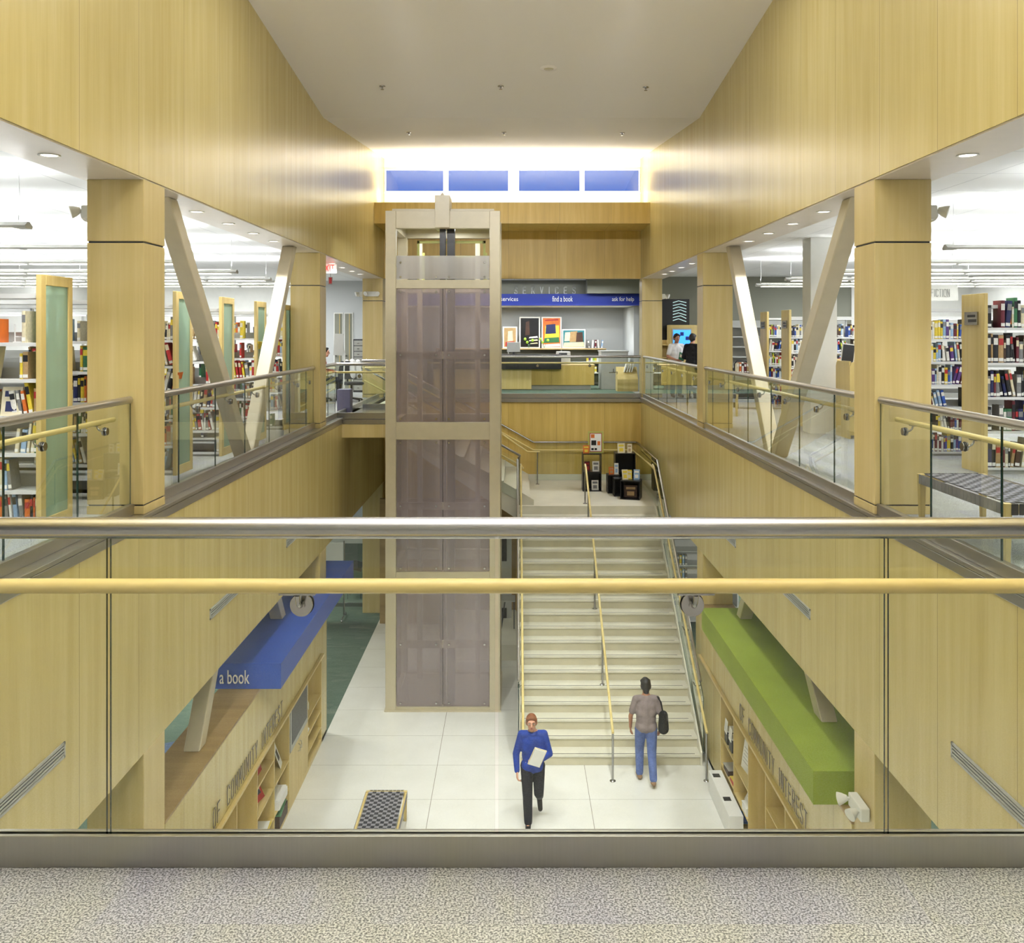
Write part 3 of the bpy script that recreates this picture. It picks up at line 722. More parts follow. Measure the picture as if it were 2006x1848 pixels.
# landing and second flight railing
lr = root('landing_railing', 'steel and glass railing round the stair landing', 'railing', (1.6, 24.8, LAND))
zt = LAND+1.02
part(MB().tube([(-3.4, YB-.02, zt+2.16), (SX0+.4, YB-.02, zt), (XR-.16, YB-.02, zt), (XR-.12, YB-.15, zt), (SX1+.06, y19+.3, zt), (SX1+.06, y19, zt)], .026, 16), 'top_rail', 'steel', lr)
part(MB().tube([(-3.4, YB-.1, zt+1.97), (SX0+.4, YB-.1, zt-.2), (XR-.3, YB-.1, zt-.2), (XR-.24, YB-.2, zt-.2), (SX1-.01, y19+.35, zt-.18), (SX1-.01, y19+.1, zt-.2)], .022, 14), 'wooden_handrail', 'rail_wood', lr)
for a, b in ((.55, 1.8), (1.8, 3.14)):
    mb = MB().box(a+.006, b-.006, YB-.012, YB, LAND+.02, zt-.03); mb.m = [1, 1, 0, 1, 0, 1]
    part(mb, 'glass_panel', ['glass', 'glass_edge'], lr)
mb = MB().box(SX1+.054, SX1+.066, y19+.02, YB-.05, LAND-.1, zt-.03); mb.m = [1, 1, 1, 0, 1, 0]
part(mb, 'glass_panel', ['glass', 'glass_edge'], lr)
fr_ = root('flight_railing', 'sloping steel, wood and glass railing of the upper flight behind the lift', 'railing', (-1.5, y19+.05, LAND))
part(MB().tube([(-3.4, y19+.05, zt+2.1), (SX0+.03, y19+.05, zt+.10), (SX0-.0, y19+.05, zt+.0)], .026, 16).tube([(SX0, y19+.05, LAND), (SX0, y19+.05, zt+.08)], .028, 14), 'top_rail', 'steel', fr_)
part(MB().tube([(-3.4, y19+.13, zt+1.8), (SX0+.06, y19+.13, zt-.14), (SX0+.1, y19+.1, zt-.2)], .02, 14), 'wooden_handrail', 'rail_wood', fr_)
mb = MB().prism([(-3.4, LAND+2.0), (SX0, LAND+.1), (SX0, zt), (-3.4, zt+1.95)], 'Y', y19+.044, y19+.056); mb.m = [0, 0, 1, 1, 1, 1]
part(mb, 'glass_panel', ['glass', 'glass_edge'], fr_)
fp = root('stub_handrail', 'short wooden handrail on a steel post, on the landing by the back wall', 'railing', (.6, 24.2, LAND))
part(MB().tube([(-.3, 24.4, LAND+1.28), (.35, 24.3, LAND+.84), (.66, 24.3, LAND+.84)], .02, 12), 'wooden_handrail', 'rail_wood', fp)
q = part(MB().tube([(.6, 24.3, LAND), (.6, 24.3, LAND+.83)], .018, 12), 'post', 'steel', fp)
part(MB().lathe((.6, 24.3, LAND), [(.05, 0), (.048, .008), (.02, .02)], 16), 'post_foot', 'steel', q)
# ------------------------------------------------------------------ books
BC = {'red': (176, 40, 38), 'orange': (214, 110, 40), 'yellow': (226, 200, 60), 'green': (50, 110, 70), 'lime green': (150, 190, 60), 'teal': (40, 120, 130),
      'navy blue': (28, 36, 84), 'blue': (48, 84, 168), 'pale blue': (150, 180, 212), 'black': (22, 22, 26), 'dark brown': (70, 46, 34), 'tan': (176, 146, 100),
      'white': (232, 230, 222), 'cream': (222, 212, 180), 'grey': (128, 128, 128), 'maroon': (100, 26, 40), 'purple': (86, 54, 120)}
for k, v in BC.items(): M['bk_'+k] = plain(k+' book cloth', v, .5, 0, .12, scale=9)
M['pages'] = plain('book pages', (226, 220, 200), .8)
BOOKM = {}
def book_mesh(colr, acc):
    """unit book: width 1 (x), depth 1 (y, spine at y=0), height 1 (z)"""
    key = (colr, acc)
    if key in BOOKM: return BOOKM[key]
    mb = MB(); mb.cur = 0
    mb.box(0, .1, .02, 1, 0, 1).box(.9, 1, .02, 1, 0, 1)
    pf = [(.0, .03), (.12, .005), (.5, -.01), (.88, .005), (1, .03), (1, .06), (0, .06)]
    mb.prism(pf, 'Z', 0, 1); mb.cur = 1; mb.box(.1, .9, .05, .97, .02, .97)
    mb.cur = 2; mb.box(.08, .92, -.018, .01, .64, .88); mb.cur = 3; mb.box(.06, .94, -.02, .012, .05, .17)
    BOOKM[key] = mb.mesh('book', ['bk_'+colr, 'pages', 'bk_'+acc, 'paper']); return BOOKM[key]
ALLB = []          # (size in view, mesh key, matrix pieces, label text)
BLOCK = [(0, 0, 0)]
def visible_px(x, y, z, wd, ht):
    px = 1007+1850*x/y; py = 653-1850*(z+ht/2-EYE)/y
    if not (0 < px < 2006 and 0 < py < 1020): return 0
    for a, b in ((170, 322), (1676, 1827)):
        if a < px < b and y > 8.8: return 0
    for a, b in ((567, 638), (1370, 1440)):
        if a < px < b and y > 16.8: return 0
    for a, b, d in PANX:
        if a < px < b and y > d+.01: return 0
    return wd*ht*(1850/y)**2
PANX = []
def fill_shelf(x0, x1, yf, z, hmax, place, dens=.9, pal=None, big=1.0, lean=.25, s=1):
    """books with their spines towards the viewer, from x0 (at the end panel) away from the opening"""
    x = 0; L = abs(x1-x0); n = 0; run_lean = 0
    while x < L-.06:
        if rnd.random() > dens: x += rnd.uniform(.08, .25); run_lean = 0; continue
        wd = rnd.uniform(.016, .05)*big; ht = min(hmax-.02, rnd.uniform(.19, .285)*big); dp = rnd.uniform(.15, .2)
        c = rnd.choice(pal or list(BC)); a = rnd.choice(['cream', 'white', 'yellow', 'black', 'red', 'grey'])
        if a == c: a = 'white' if c != 'white' else 'black'
        if run_lean == 0 and rnd.random() < lean*.3: run_lean = rnd.uniform(.08, .28)*rnd.choice((-1, 1))
        elif rnd.random() < .15: run_lean = 0
        th = run_lean; ex = abs(math.sin(th))*ht*.2
        n += 1; xs_ = x0+s*x if s > 0 else x0-x-wd
        ALLB.append((visible_px(xs_, yf, z, wd, ht), (c, a), (xs_, yf, z+(abs(math.sin(th))*wd if th else 0), wd, dp, ht, th), n, c, place))
        x += wd+.002+(wd*.35 if th else 0)
        if th and run_lean == 0: x += ex
# ------------------------------------------------------------------ book stacks
def stack(s, xp, yf, length, zs, label, place, glassy, books=True, sign=None, dens=.9, pal=None, big=1.0, fillx=1.0, dp=.28):
    """double faced shelving with an end panel at x=xp, running away from the opening"""
    r = root('book_stack', label, 'bookcase', (xp+s*length/2, yf+dp, 0), 'library book stacks'); yb = yf+2*dp
    xe = xp+s*.045; xo = xp+s*length
    fr = MB()
    if glassy:
        t = .075
        fr.box(xp, xe, yf-.012, yf+t, 0, 2.19).box(xp, xe, yb-t, yb, 0, 2.19).box(xp, xe, yf+t, yb-t, 2.10, 2.19).box(xp, xe, yf+t, yb-t, 0, .11)
        e = part(fr, 'end_panel', 'wood', r, bev=.004)
        part(MB().box(xp+s*.012, xp+s*.022, yf+t, yb-t, .11, 2.10), 'glass_pane', 'frost_green', e, 'frosted green glass pane')
        part(MB().box(xp+s*.03, xp+s*.045, yf+dp-.03, yf+dp+.03, .11, 2.10), 'centre_stile', 'shelf_white', e)
    else:
        fr.box(xp, xe, yf-.012, yb, 0, 2.17)
        e = part(fr, 'end_panel', 'wood', r, bev=.004)
        part(MB().box(xp-s*.002, xp, yf+.07, yb-.07, .12, 2.02), 'inset_panel', 'col_wood', e)
        if sign:
            q = part(MB().box(xp-s*.022, xp-s*.002, yf+.12, yb-.12, 1.79, 1.95), 'range_sign', 'steel', e, 'brushed metal sign holder')
            part(MB().box(xp-s*.024, xp-s*.021, yf+.17, yb-.2, 1.885, 1.915).box(xp-s*.024, xp-s*.021, yf+.14, yb-.22, 1.825, 1.86), 'sign_insert', 'black', q)
    n = 0
    for xx in [xe+s*.9*k for k in range(int(length/.9)+1)]:
        part(MB().box(xx, xx+s*.03, yf+dp-.02, yf+dp+.02, 0, 2.0), 'upright', 'shelf_white', r)
    for i, z in enumerate(zs):
        for a, b, st_ in ((yf, yf+dp-.03, 1), (yf+dp+.03, yb, 0)):
            mb = MB().box(xe, xo, a, b, z-.018, z)
            mb.box(xe, xo, a if st_ else b-.006, a+.006 if st_ else b, z-.03, z-.018)
            part(mb, 'shelf', 'shelf_white', r)
        part(MB().box(xe, xo, yf+dp-.028, yf+dp-.022, z, z+.09), 'back_stop', 'shelf_grey', r)
    part(MB().box(xe, xo, yf+.02, yb-.02, 0, .06), 'base', 'shelf_grey', r)
    part(MB().box(xe, xo, yf+.10, yb-.10, 1.99, 2.03), 'canopy', 'shelf_white', r)
    px = sorted((1007+1850*xp/yf, 1007+1850*xp/yb)); PANX.append((px[0]-4, px[1], yf))
    return r
zsL = [.06, .354, .67, .985, 1.30, 1.61]
LP = [(8.0, 'nearest'), (9.6, 'second'), (11.2, 'third'), (12.95, 'fourth'), (14.7, 'fifth'), (16.5, 'sixth')]
SH = {6: ['bottom', 'fifth', 'fourth', 'third', 'second', 'top'], 5: ['bottom', 'fourth', 'third', 'second', 'top']}
for y, nm in LP:
    stack(-1, -4.0, y, 5.4, zsL, '%s left book stack with a green glass end panel' % nm, nm, True)
RP = [(11.3, 'nearest', [.08, .517, .924, 1.336, 1.757]), (13.0, 'second', zsL), (19.3, 'third', zsL), (21.0, 'fourth', zsL)]
for y, nm, zs in RP:
    stack(1, 5.62, y, 5.4, zs, '%s right book stack with a solid wooden end panel' % nm, nm, False, sign=True)
for y, nm in LP:
    for i, z in enumerate(zsL):
        pl = '%s shelf, %s left stack' % (SH[6][i], nm)
        dens = {5: .55, 4: .7, 3: .9, 2: .97, 1: .98, 0: .6}[i]
        fill_shelf(-4.05, -4.95, y+.03, z, .30, pl, dens, ['red', 'orange', 'yellow', 'white', 'white', 'cream', 'navy blue', 'grey', 'grey', 'black', 'tan', 'tan', 'green', 'cream', 'pale blue'], 1.0, .6, -1)
for y, nm, zs in RP:
    for i, z in enumerate(zs):
        pl = '%s shelf, %s right stack' % (SH[len(zs)][i], nm)
        far = y > 19
        pal = ['black', 'black', 'navy blue', 'dark brown', 'green', 'cream', 'maroon', 'tan', 'grey'] if y < 12 else (['white', 'white', 'pale blue', 'maroon', 'yellow', 'blue', 'purple', 'black', 'cream'] if y < 14 else ['white', 'navy blue', 'maroon', 'white', 'black', 'cream', 'blue', 'pale blue', 'black', 'red', 'grey', 'white', 'dark brown', 'lime green'])
        fill_shelf(5.68, 7.3 if far else (6.75 if y < 12 else 6.5), y+.03, z, .38 if y < 12 else .29, pl, .95, pal, 1.28 if y < 12 else 1.0, .35, 1)
ALLB.sort(key=lambda b: -b[0])
def place_book(b):
    _, key, (x, y, z, wd, dp, ht, th), n, c, pl = b
    o = bpy.data.objects.new('book', book_mesh(*key)); C.objects.link(o)
    o.location = (x if th <= 0 else x, y, z); o.scale = (wd, dp, ht); o.rotation_euler = (0, th, 0)
    state = 'leaning ' if th else ''
    tag(o, '%s%s book, %s from the end panel, %s' % (state, c, ORD[n-1] if n <= 20 else 'number %d' % n, pl), 'book', 'books on the stacks')
NB = 262
for b in ALLB[:NB]: place_book(b)
rest = {}; mats = ['pages', 'paper']+['bk_'+k for k in BC]; mb = MB()
for _, key, (x, y, z, wd, dp, ht, th), n, c, pl in ALLB[NB:]:
    R = Matrix.Translation((x, y, z))@Matrix.Rotation(th, 4, 'Y')
    P = lambda a, b_, c_: R@Vector((a*wd, b_*dp, c_*ht))
    for (x0, x1, y0, y1, z0, z1, mi) in ((0, 1, 0, 1, 0, 1, mats.index('bk_'+key[0])), (.08, .92, -.015, .01, .64, .88, mats.index('bk_'+key[1])), (.06, .94, -.018, .01, .05, .17, 1), (.1, .9, .05, .97, .97, 1.004, 0)):
        mb.cur = mi
        vs = [P(a, b_, c_) for c_ in (z0, z1) for a, b_ in ((x0, y0), (x1, y0), (x1, y1), (x0, y1))]
        mb.add(vs, [(0, 3, 2, 1), (4, 5, 6, 7), (0, 1, 5, 4), (1, 2, 6, 5), (2, 3, 7, 6), (3, 0, 4, 7)], False)
thing(mb, 'shelved_books', mats, 'many coloured books filling the remaining shelves of the stacks', 'books', None, kind='stuff')
# face-out books and bookends
def faceout(x, y, z, wd, ht, colr, acc, label, tilt=.2, group=None, rz=0):
    r = bpy.data.objects.new('display_book', None); C.objects.link(r); r.location = (x, y, z); r.rotation_euler = (-tilt, 0, rz)
    tag(r, label, 'book', group)
    part(MB().box(-wd/2, wd/2, 0, .004, 0, ht).box(-wd/2, wd/2, .02, .024, 0, ht).box(-wd/2, -wd/2+.005, .004, .02, 0, ht), 'cover', 'bk_'+colr, r, local=True)
    part(MB().box(-wd/2+.006, wd/2-.004, .004, .02, .004, ht-.004), 'page_block', 'pages', r, local=True)
    part(MB().box(-wd*.36, wd*.36, -.0015, 0, ht*.66, ht*.86).box(-wd*.28, wd*.28, -.0015, 0, ht*.15, ht*.5), 'cover_print', 'bk_'+acc, r, local=True)
    return r
faceout(-4.28, 8.02, .987, .17, .25, 'cream', 'navy blue', 'cream face-out book with a dark picture, nearest left stack, below eye level')
faceout(6.03, 11.33, 1.759, .26, .27, 'black', 'orange', 'black face-out book with an orange picture on the nearest right stack')
faceout(-4.32, 13.0, 1.612, .15, .24, 'yellow', 'black', 'yellow and black face-out book on the fourth left stack, top shelf')
faceout(-4.72, 14.75, 1.612, .15, .24, 'yellow', 'red', 'yellow face-out book leaning on the fifth left stack, top shelf')
def bookend(x, y, z, label):
    mb = MB()
    for dx in (-.05, .05): mb.tube([(x+dx, y, z), (x+dx, y, z+.16)], .006, 8)
    mb.tube([(x-.05, y, z+.05), (x+.05, y, z+.05)], .005, 8).tube([(x-.06, y+.1, z+.004), (x-.06, y-.01, z+.004), (x+.06, y-.01, z+.004), (x+.06, y+.1, z+.004)], .005, 8)
    thing(mb, 'wire_bookend', 'shelf_white', label, 'bookend')
bookend(-4.22, 8.08, 1.61, 'white wire bookend on the top shelf of the nearest left stack')
bookend(-4.42, 11.25, 1.61, 'white wire bookend on the top shelf of the third left stack')

# ------------------------------------------------------------------ woven benches
M['strap'] = plain('grey woven strap', (138, 136, 142), .8, 0, .1)
M['strap_d'] = plain('dark woven strap', (52, 52, 58), .8, 0, .1)
def bench(loc, lx, ly, label, rz=0):
    r = root('woven_bench', label, 'bench', loc, 'woven strap benches', rz)
    h = .45; t = .045
    for sx in (-1, 1):
        for sy in (-1, 1):
            x, y = sx*(lx/2-.03), sy*(ly/2-.03)
            vs = []
            for zz, ww in ((0, .019), (h-.002, .03)):
                vs += [(x-ww, y-ww, zz), (x+ww, y-ww, zz), (x+ww, y+ww, zz), (x-ww, y+ww, zz)]
            part(MB().add(vs, [(0, 3, 2, 1), (4, 5, 6, 7), (0, 1, 5, 4), (1, 2, 6, 5), (2, 3, 7, 6), (3, 0, 4, 7)], False), 'leg', 'wood', r, local=True, bev=.004)
    fr = MB()
    for sy in (-1, 1): fr.box(-lx/2+.06, lx/2-.06, sy*(ly/2-.015)-.015, sy*(ly/2-.015)+.015, h-.075, h-.012)
    for sx in (-1, 1): fr.box(sx*(lx/2-.015)-.015, sx*(lx/2-.015)+.015, -ly/2+.06, ly/2-.06, h-.075, h-.012)
    part(fr, 'frame', 'wood', r, local=True)
    # woven seat: warp and weft straps passing over and under each other
    nx, ny = max(4, int(lx/.066)), max(6, int(ly/.066)); wx, wy = (lx-.09)/nx, (ly-.09)/ny
    a, b = MB(), MB()
    for i in range(nx):
        x0 = -lx/2+.045+i*wx
        for j in range(ny):
            y0 = -ly/2+.045+j*wy; up = (i+j) % 2
            a.box(x0+.003, x0+wx-.003, y0-.001, y0+wy+.001, h-.008+(.005 if up else 0), h-.004+(.005 if up else 0))
            b.box(x0-.001, x0+wx+.001, y0+.003, y0+wy-.003, h-.008+(0 if up else .005), h-.004+(0 if up else .005))
        for y0 in (-ly/2-.004, ly/2): a.box(x0+.003, x0+wx-.003, y0, y0+.004, h-.085, h-.002)
    for j in range(ny):
        y0 = -ly/2+.045+j*wy
        for x0 in (-lx/2-.004, lx/2): b.box(x0, x0+.004, y0+.003, y0+wy-.003, h-.085, h-.002)
    part(a, 'seat_warp', 'strap_d', r, local=True, label='dark straps of the seat'); part(b, 'seat_weft', 'strap', r, local=True, label='grey straps of the seat')
    return r
bench((-1.92, 13.5, H), .62, 1.52, 'woven strap bench on the pale lower floor')
bench((3.87, 7.62, 0), .60, 1.5, 'large woven strap bench behind the right railing, before the nearest column')
bench((4.35, 21.6, 0), .6, 1.3, 'woven strap bench on the right balcony by the far column')
bench((4.25, 19.7, 0), .6, 1.1, 'smaller woven bench behind the right railing, nearer than the other')

# ------------------------------------------------------------------ display shelves and canopies of the lower floor
def display_wall(s, xf_, y0, y1, verts, nm):
    """wall of niches facing the opening. s=-1 left: face at x=xf_, body towards -x"""
    r = root('display_shelving', '%s built-in wooden display shelving with raised metal lettering' % nm, 'shelving', (xf_+s*.27, (y0+y1)/2, H), 'display shelving of the lower floor')
    xb = xf_+s*.33; xo = xf_+s*.56; zt_ = -4.06; ztop = -3.14
    part(MB().box(xf_, xo-s*.001, y0, y1, zt_, ztop-.03), 'header', 'wall_wood', r)
    part(MB().box(xf_, xo, y0, y1, ztop-.03, ztop), 'ledge_top', 'ledge', r)
    part(MB().box(xf_-s*.05, xf_, y0, y1-.45, zt_-.03, zt_+.01), 'lip', 'wood_h', r, bev=.004)
    part(MB().box(xb, xo, y0, y1, H, zt_), 'back', 'wood', r)
    part(MB().box(xf_, xb, y0, y1, H, H+.07), 'plinth', 'wood_h', r)
    for v in verts: part(MB().box(xf_, xb, v-.015, v+.015, H+.07, zt_), 'divider', 'wood', r)
    part(MB().box(xf_, xb, verts[-1]+.015 if verts[-1] > verts[0] else verts[0], y1, H, zt_), 'end_block', 'wall_wood', r)
    return r, xb
dl, xbL = display_wall(-1, XL, 9.34, 17.38, [9.5, 10.4, 11.1, 11.76, 12.7, 13.6, 14.5, 15.8, 16.93], 'left')
dr, xbR = display_wall(1, XR-.02, 9.34, 17.35, [9.9, 10.75, 11.64, 12.55, 13.47, 14.37, 15.27], 'right')
def shf(r, xf_, xb, a, b, z): part(MB().box(xf_+(.006 if xb > xf_ else -.006), xb, a+.015, b-.015, z-.022, z), 'shelf', 'wood_h', r)
for a, b, zz in ((15.8, 16.93, (-4.78, -5.06, -5.36)), (13.6, 14.5, (-4.86, -5.29)), (12.7, 13.6, (-4.45, -4.86, -5.29)), (10.4, 11.1, (-4.45, -4.86, -5.29)), (9.5, 10.4, (-4.86,)), (11.76, 12.7, ())):
    for z in zz: shf(dl, XL, xbL, a, b, z)
part(MB().box(XL-.03, xbL, 14.515, 15.785, -4.83, -4.80), 'shelf', 'wood_h', dl)
for a, b in ((14.515, 15.148), (15.152, 15.785)):
    d = part(MB().box(XL-.0, XL-.02, a, b, H+.07, -4.80), 'door', 'wood', dl)
    e = b-.06 if a < 15 else a+.06; q = .05 if a < 15 else -.05
    part(MB().tube([(XL, e, -4.87), (XL+.03, e+q*.0, -4.88), (XL+.035, e+q*.6, -4.93), (XL+.03, e, -4.98), (XL, e, -4.99)], .006, 8), 'handle', 'chrome', d)
for a, b, zz in ((14.37, 15.27, (-4.82, -5.26)), (13.47, 14.37, (-4.86, -5.29)), (11.64, 12.55, (-4.60,)), (10.75, 11.64, (-4.86,)), (9.9, 10.75, (-4.6, -5.1))):
    for z in zz: shf(dr, XR-.02, xbR, a, b, z)
M['letter'] = steel('letter metal', (150, 140, 122), .35)
words_ = (('OF', 10.92, .24), ('COMMUNITY', 11.99, 1.32), ('INTEREST', 13.45, 1.14))
def fit(mb, wd, ht):
    xs_ = [v[0] for v in mb.v]; ys_ = [v[1] for v in mb.v]; cx_, cy_ = (max(xs_)+min(xs_))/2, min(ys_)
    sx, sy = wd/(max(xs_)-min(xs_)), ht/(max(ys_)-cy_)
    mb.v = [((x-cx_)*sx, (y-cy_)*sy, z) for x, y, z in mb.v]; return mb
for wrd, yc, L in words_:
    mb = xf(strokes(wrd, L, .215, .012, .008, .8), Matrix.Translation((XL+.012, yc, -3.985))@Matrix.Rotation(PI/2, 4, 'Z')@FRONT)
    part(mb, 'lettering', 'letter', dl, 'raised metal word %s' % wrd)
for wrd, yc, L in (('OF', 13.8, .24), ('COMMUNITY', 12.75, 1.30), ('INTEREST', 11.3, 1.12)):
    mb = xf(strokes(wrd, L, .215, .012, .008, .8), Matrix.Translation((XR-.032, yc, -3.985))@Matrix.Rotation(-PI/2, 4, 'Z')@FRONT)
    part(mb, 'lettering', 'letter', dr, 'raised metal word %s' % wrd)
bc = root('blue_canopy', 'long blue canopy box reading find a book on the left lower ledge', 'canopy sign', (-3.9, 15.6, -3.14))
part(MB().box(-4.9, -3.16, 12.8, 18.6, -3.135, -2.79), 'canopy_box', 'blue_box', bc, bev=.004)
part(xf(fit(text_mb('find a book', .2, .01, .6), .66, .185), Matrix.Translation((-3.584-.33, 12.79, -3.06))@FRONT), 'lettering', 'paper', bc, 'white lettering')
gc = root('green_canopy', 'long green canopy box on the right lower ledge', 'canopy sign', (3.6, 12.5, -3.14))
part(MB().box(3.06, 4.8, 9.66, 15.4, -3.135, -2.79), 'canopy_box', 'green_box', gc, bev=.004)
tv = root('television', 'flat screen television in the left display shelving', 'television', (XL-.06, 15.15, -4.8))
part(MB().box(XL-.08, XL+.01, 14.56, 15.74, -4.79, -4.10), 'casing', 'shelf_grey', tv, bev=.01)
part(MB().box(XL+.01, XL+.014, 14.62, 15.68, -4.69, -4.14), 'screen', 'dark', tv)
part(MB().box(XL+.01, XL+.013, 15.12, 15.18, -4.75, -4.735), 'power_light', 'chrome', tv)
# leaflets, booklets and stacks in the niches
M['red_print'] = plain('red cover', (190, 52, 40), .5); M['green_print'] = plain('green cover', (96, 150, 110), .5)
M['brown_print'] = plain('brown cover', (74, 56, 44), .5); M['blue_print'] = plain('blue cover', (84, 130, 210), .5); M['yellow_print'] = plain('yellow cover', (222, 196, 70), .5)
def leaflet(s, x, y, z, wd, ht, mat, ink, label, yaw=0, tilt=.3):
    r = bpy.data.objects.new('leaflet', None); C.objects.link(r); r.location = (x, y, z)
    r.rotation_euler = (-tilt, 0, (PI/2 if s < 0 else -PI/2)+yaw)
    tag(r, label, 'leaflet', 'leaflets in the display shelving')
    part(MB().box(-wd/2, wd/2, 0, .006, 0, ht), 'sheet', mat, r, local=True)
    p = MB()
    if ink != 'pic':
        for k in range(5): p.box(-wd*.36, wd*(.36-.1*(k % 3)), -.001, 0, ht*(.25+.12*k), ht*(.275+.12*k))
        part(p, 'print', 'shelf_grey', r, local=True)
    else:
        part(p.box(-wd*.3, wd*.3, -.001, 0, ht*.3, ht*.75), 'print', 'dark', r, local=True)
def pile(x, y, z, wx, wy, h, mat, label, group='paper piles in the display shelving', top='paper'):
    r = root('paper_pile', label, 'paper pile', (x, y, z), group)
    part(MB().box(x-wx/2, x+wx/2, y-wy/2, y+wy/2, z, z+h*.9), 'pile_body', mat, r)
    part(MB().cbox((x, y, z+h*.95), (wx, wy, h*.1), (0, 0, .08)), 'top_sheet', top, r)
xl = XL-.10
leaflet(-1, xl, 16.35, -4.78, .28, .38, 'paper', 'txt', 'white text notice standing in the farthest left niche', .2)
pile(xl, 15.95, -5.06, .14, .2, .05, 'paper', 'small white box in the farthest left niche, second shelf')
leaflet(-1, xl, 16.25, -5.06, .10, .2, 'yellow_print', 'pic', 'small yellow booklet in the farthest left niche', .4, .5)
leaflet(-1, xl-.06, 14.1, -4.86, .26, .42, 'green_print', 'pic', 'tall green and white brochure left of the television', 0, .2)
leaflet(-1, xl+.03, 14.3, -4.86, .22, .34, 'paper', 'pic', 'white brochure with a dark picture, next to the television', .15, .35)
leaflet(-1, xl-.06, 13.75, -4.86, .18, .30, 'brown_print', 'pic', 'dark booklet by the divider left of the television', 0, .15)
pile(xl, 14.05, -5.29, .24, .5, .14, 'paper', 'thick pile of white papers two niches before the television')
leaflet(-1, xl+.02, 14.3, -5.29, .2, .24, 'paper', 'txt', 'curled white sheet beside the thick paper pile', .1, .6)
pile(xl, 14.1, H+.07, .22, .5, .2, 'brown_print', 'tall dark magazine pile at the foot of the niche', top='green_print')
leaflet(-1, xl, 13.2, -4.45, .2, .26, 'red_print', 'txt', 'upright red booklet on the top small shelf')
leaflet(-1, xl, 13.25, -4.86, .24, .26, 'red_print', 'pic', 'red and black booklet leaning on the second small shelf', -.2, .5)
pile(xl, 13.15, -5.29, .2, .6, .03, 'yellow_print', 'flat white and yellow leaflets on the third small shelf')
pile(xl, 12.95, H+.07, .2, .3, .05, 'green_print', 'green leaflets on the lowest small shelf', top='red_print')
pile(xl, 13.3, H+.07, .18, .22, .03, 'paper', 'flat white sheets on the lowest small shelf')
xr = XR+.09
for i, y in enumerate((15.02, 14.72)):
    pile(xr, y, -4.82, .16, .2, .22, 'dark', '%s dark leaflet box holding pale cards, farthest right niche' % ('far', 'near')[i], top='shelf_white')
    leaflet(1, xr-.09, y, -4.66, .17, .2, 'paper', 'none', '%s pale card on the dark leaflet box, farthest right niche' % ('far', 'near')[i], 0, .1)
pile(xr, 14.95, -5.26, .2, .3, .09, 'brown_print', 'heap of dark magazines in the farthest right niche', top='shelf_grey')
pile(xr, 14.6, -5.26, .18, .2, .06, 'red_print', 'small heap of red leaflets in the farthest right niche', top='yellow_print')
leaflet(1, xr, 14.15, -4.86, .3, .42, 'paper', 'txt', 'white text notice in the second farthest right niche', .1, .15)
leaflet(1, xr-.02, 13.72, -4.86, .2, .3, 'green_print', 'pic', 'green booklet beside the white notice on the right', -.1, .2)
leaflet(1, xr, 14.0, -5.29, .32, .3, 'paper', 'txt', 'curled white sheet in a lower right niche', 0, .5)
pile(xr, 13.75, -5.29, .2, .26, .12, 'paper', 'pile of white papers in a lower right niche')
pile(xr-.04, 14.2, H+.07, .2, .4, .02, 'blue_print', 'blue leaflets at the foot of a right niche', top='blue_print')
leaflet(1, xr+.02, 13.0, -5.45, .4, .46, 'paper', 'txt', 'large white sheet leaning in the tall right niche', 0, .25)
leaflet(1, xr, 11.15, -4.86, .3, .4, 'paper', 'none', 'white framed sheet in a near right niche', 0, .1)
leaflet(1, xr, 11.4, -4.86, .14, .36, 'dark', 'none', 'speckled dark folder in a near right niche', 0, .1)
ls = root('leaflet_stand', 'low white leaflet stand on the floor before the right display shelving', 'leaflet stand', (3.22, 14.3, H))
part(MB().prism([(13.7, H), (15.15, H), (15.15, H+.34), (13.7, H+.34)], 'X', 3.12, 3.33), 'stand_body', 'paper', ls, bev=.006)
part(MB().box(3.15, 3.26, 14.9, 15.02, H+.34, H+.343).box(3.15, 3.26, 14.15, 14.27, H+.34, H+.343), 'stand_picture', 'dark', ls)

# emergency lights
def emergency(c, d, label, along):
    """c centre on the wall, d outward unit, along: unit along the wall"""
    c, d, al = Vector(c), Vector(d), Vector(along); r = root('emergency_light', label, 'emergency light', c, 'twin head emergency lights')
    mb = MB(); sz = [abs(al[k])*.34+abs(d[k])*.09+(.13 if k == 2 else 0) for k in range(3)]
    mb.cbox(c+d*.046, sz); part(mb, 'battery_case', 'white', r, bev=.012)
    for t in (-1, 1):
        h = c+d*.13+al*t*.13+Vector((0, 0, .02)); q = (d+al*t*.5+Vector((0, 0, -.35))).normalized()
        mb = MB().tube([h-d*.06, h], .012, 10).tube([h-q*.02, h+q*.03, h+q*.07], [.025, .05, .062], 16)
        part(mb, 'lamp_head', 'white', r)
emergency((-3.72, 24.795, 2.72), (0, -1, 0), 'white emergency light on the front of the far left column', (1, 0, 0))
emergency((-3.985, 9.05, 2.83), (-1, 0, 0), 'emergency light on the outer side of the nearest left column', (0, 1, 0))
emergency((3.895, 9.05, 2.83), (1, 0, 0), 'emergency light on the outer side of the nearest right column', (0, 1, 0))
emergency((3.895, 25.05, 2.66), (1, 0, 0), 'emergency light on the outer side of the far right column', (0, 1, 0))
emergency((-3.985, 25.05, 2.72), (-1, 0, 0), 'emergency light on the outer side of the far left column', (0, 1, 0))
emergency((3.35, 9.05, -2.85), (-1, 0, 0), 'large white emergency light low on the nearest right column', (0, 1, 0))

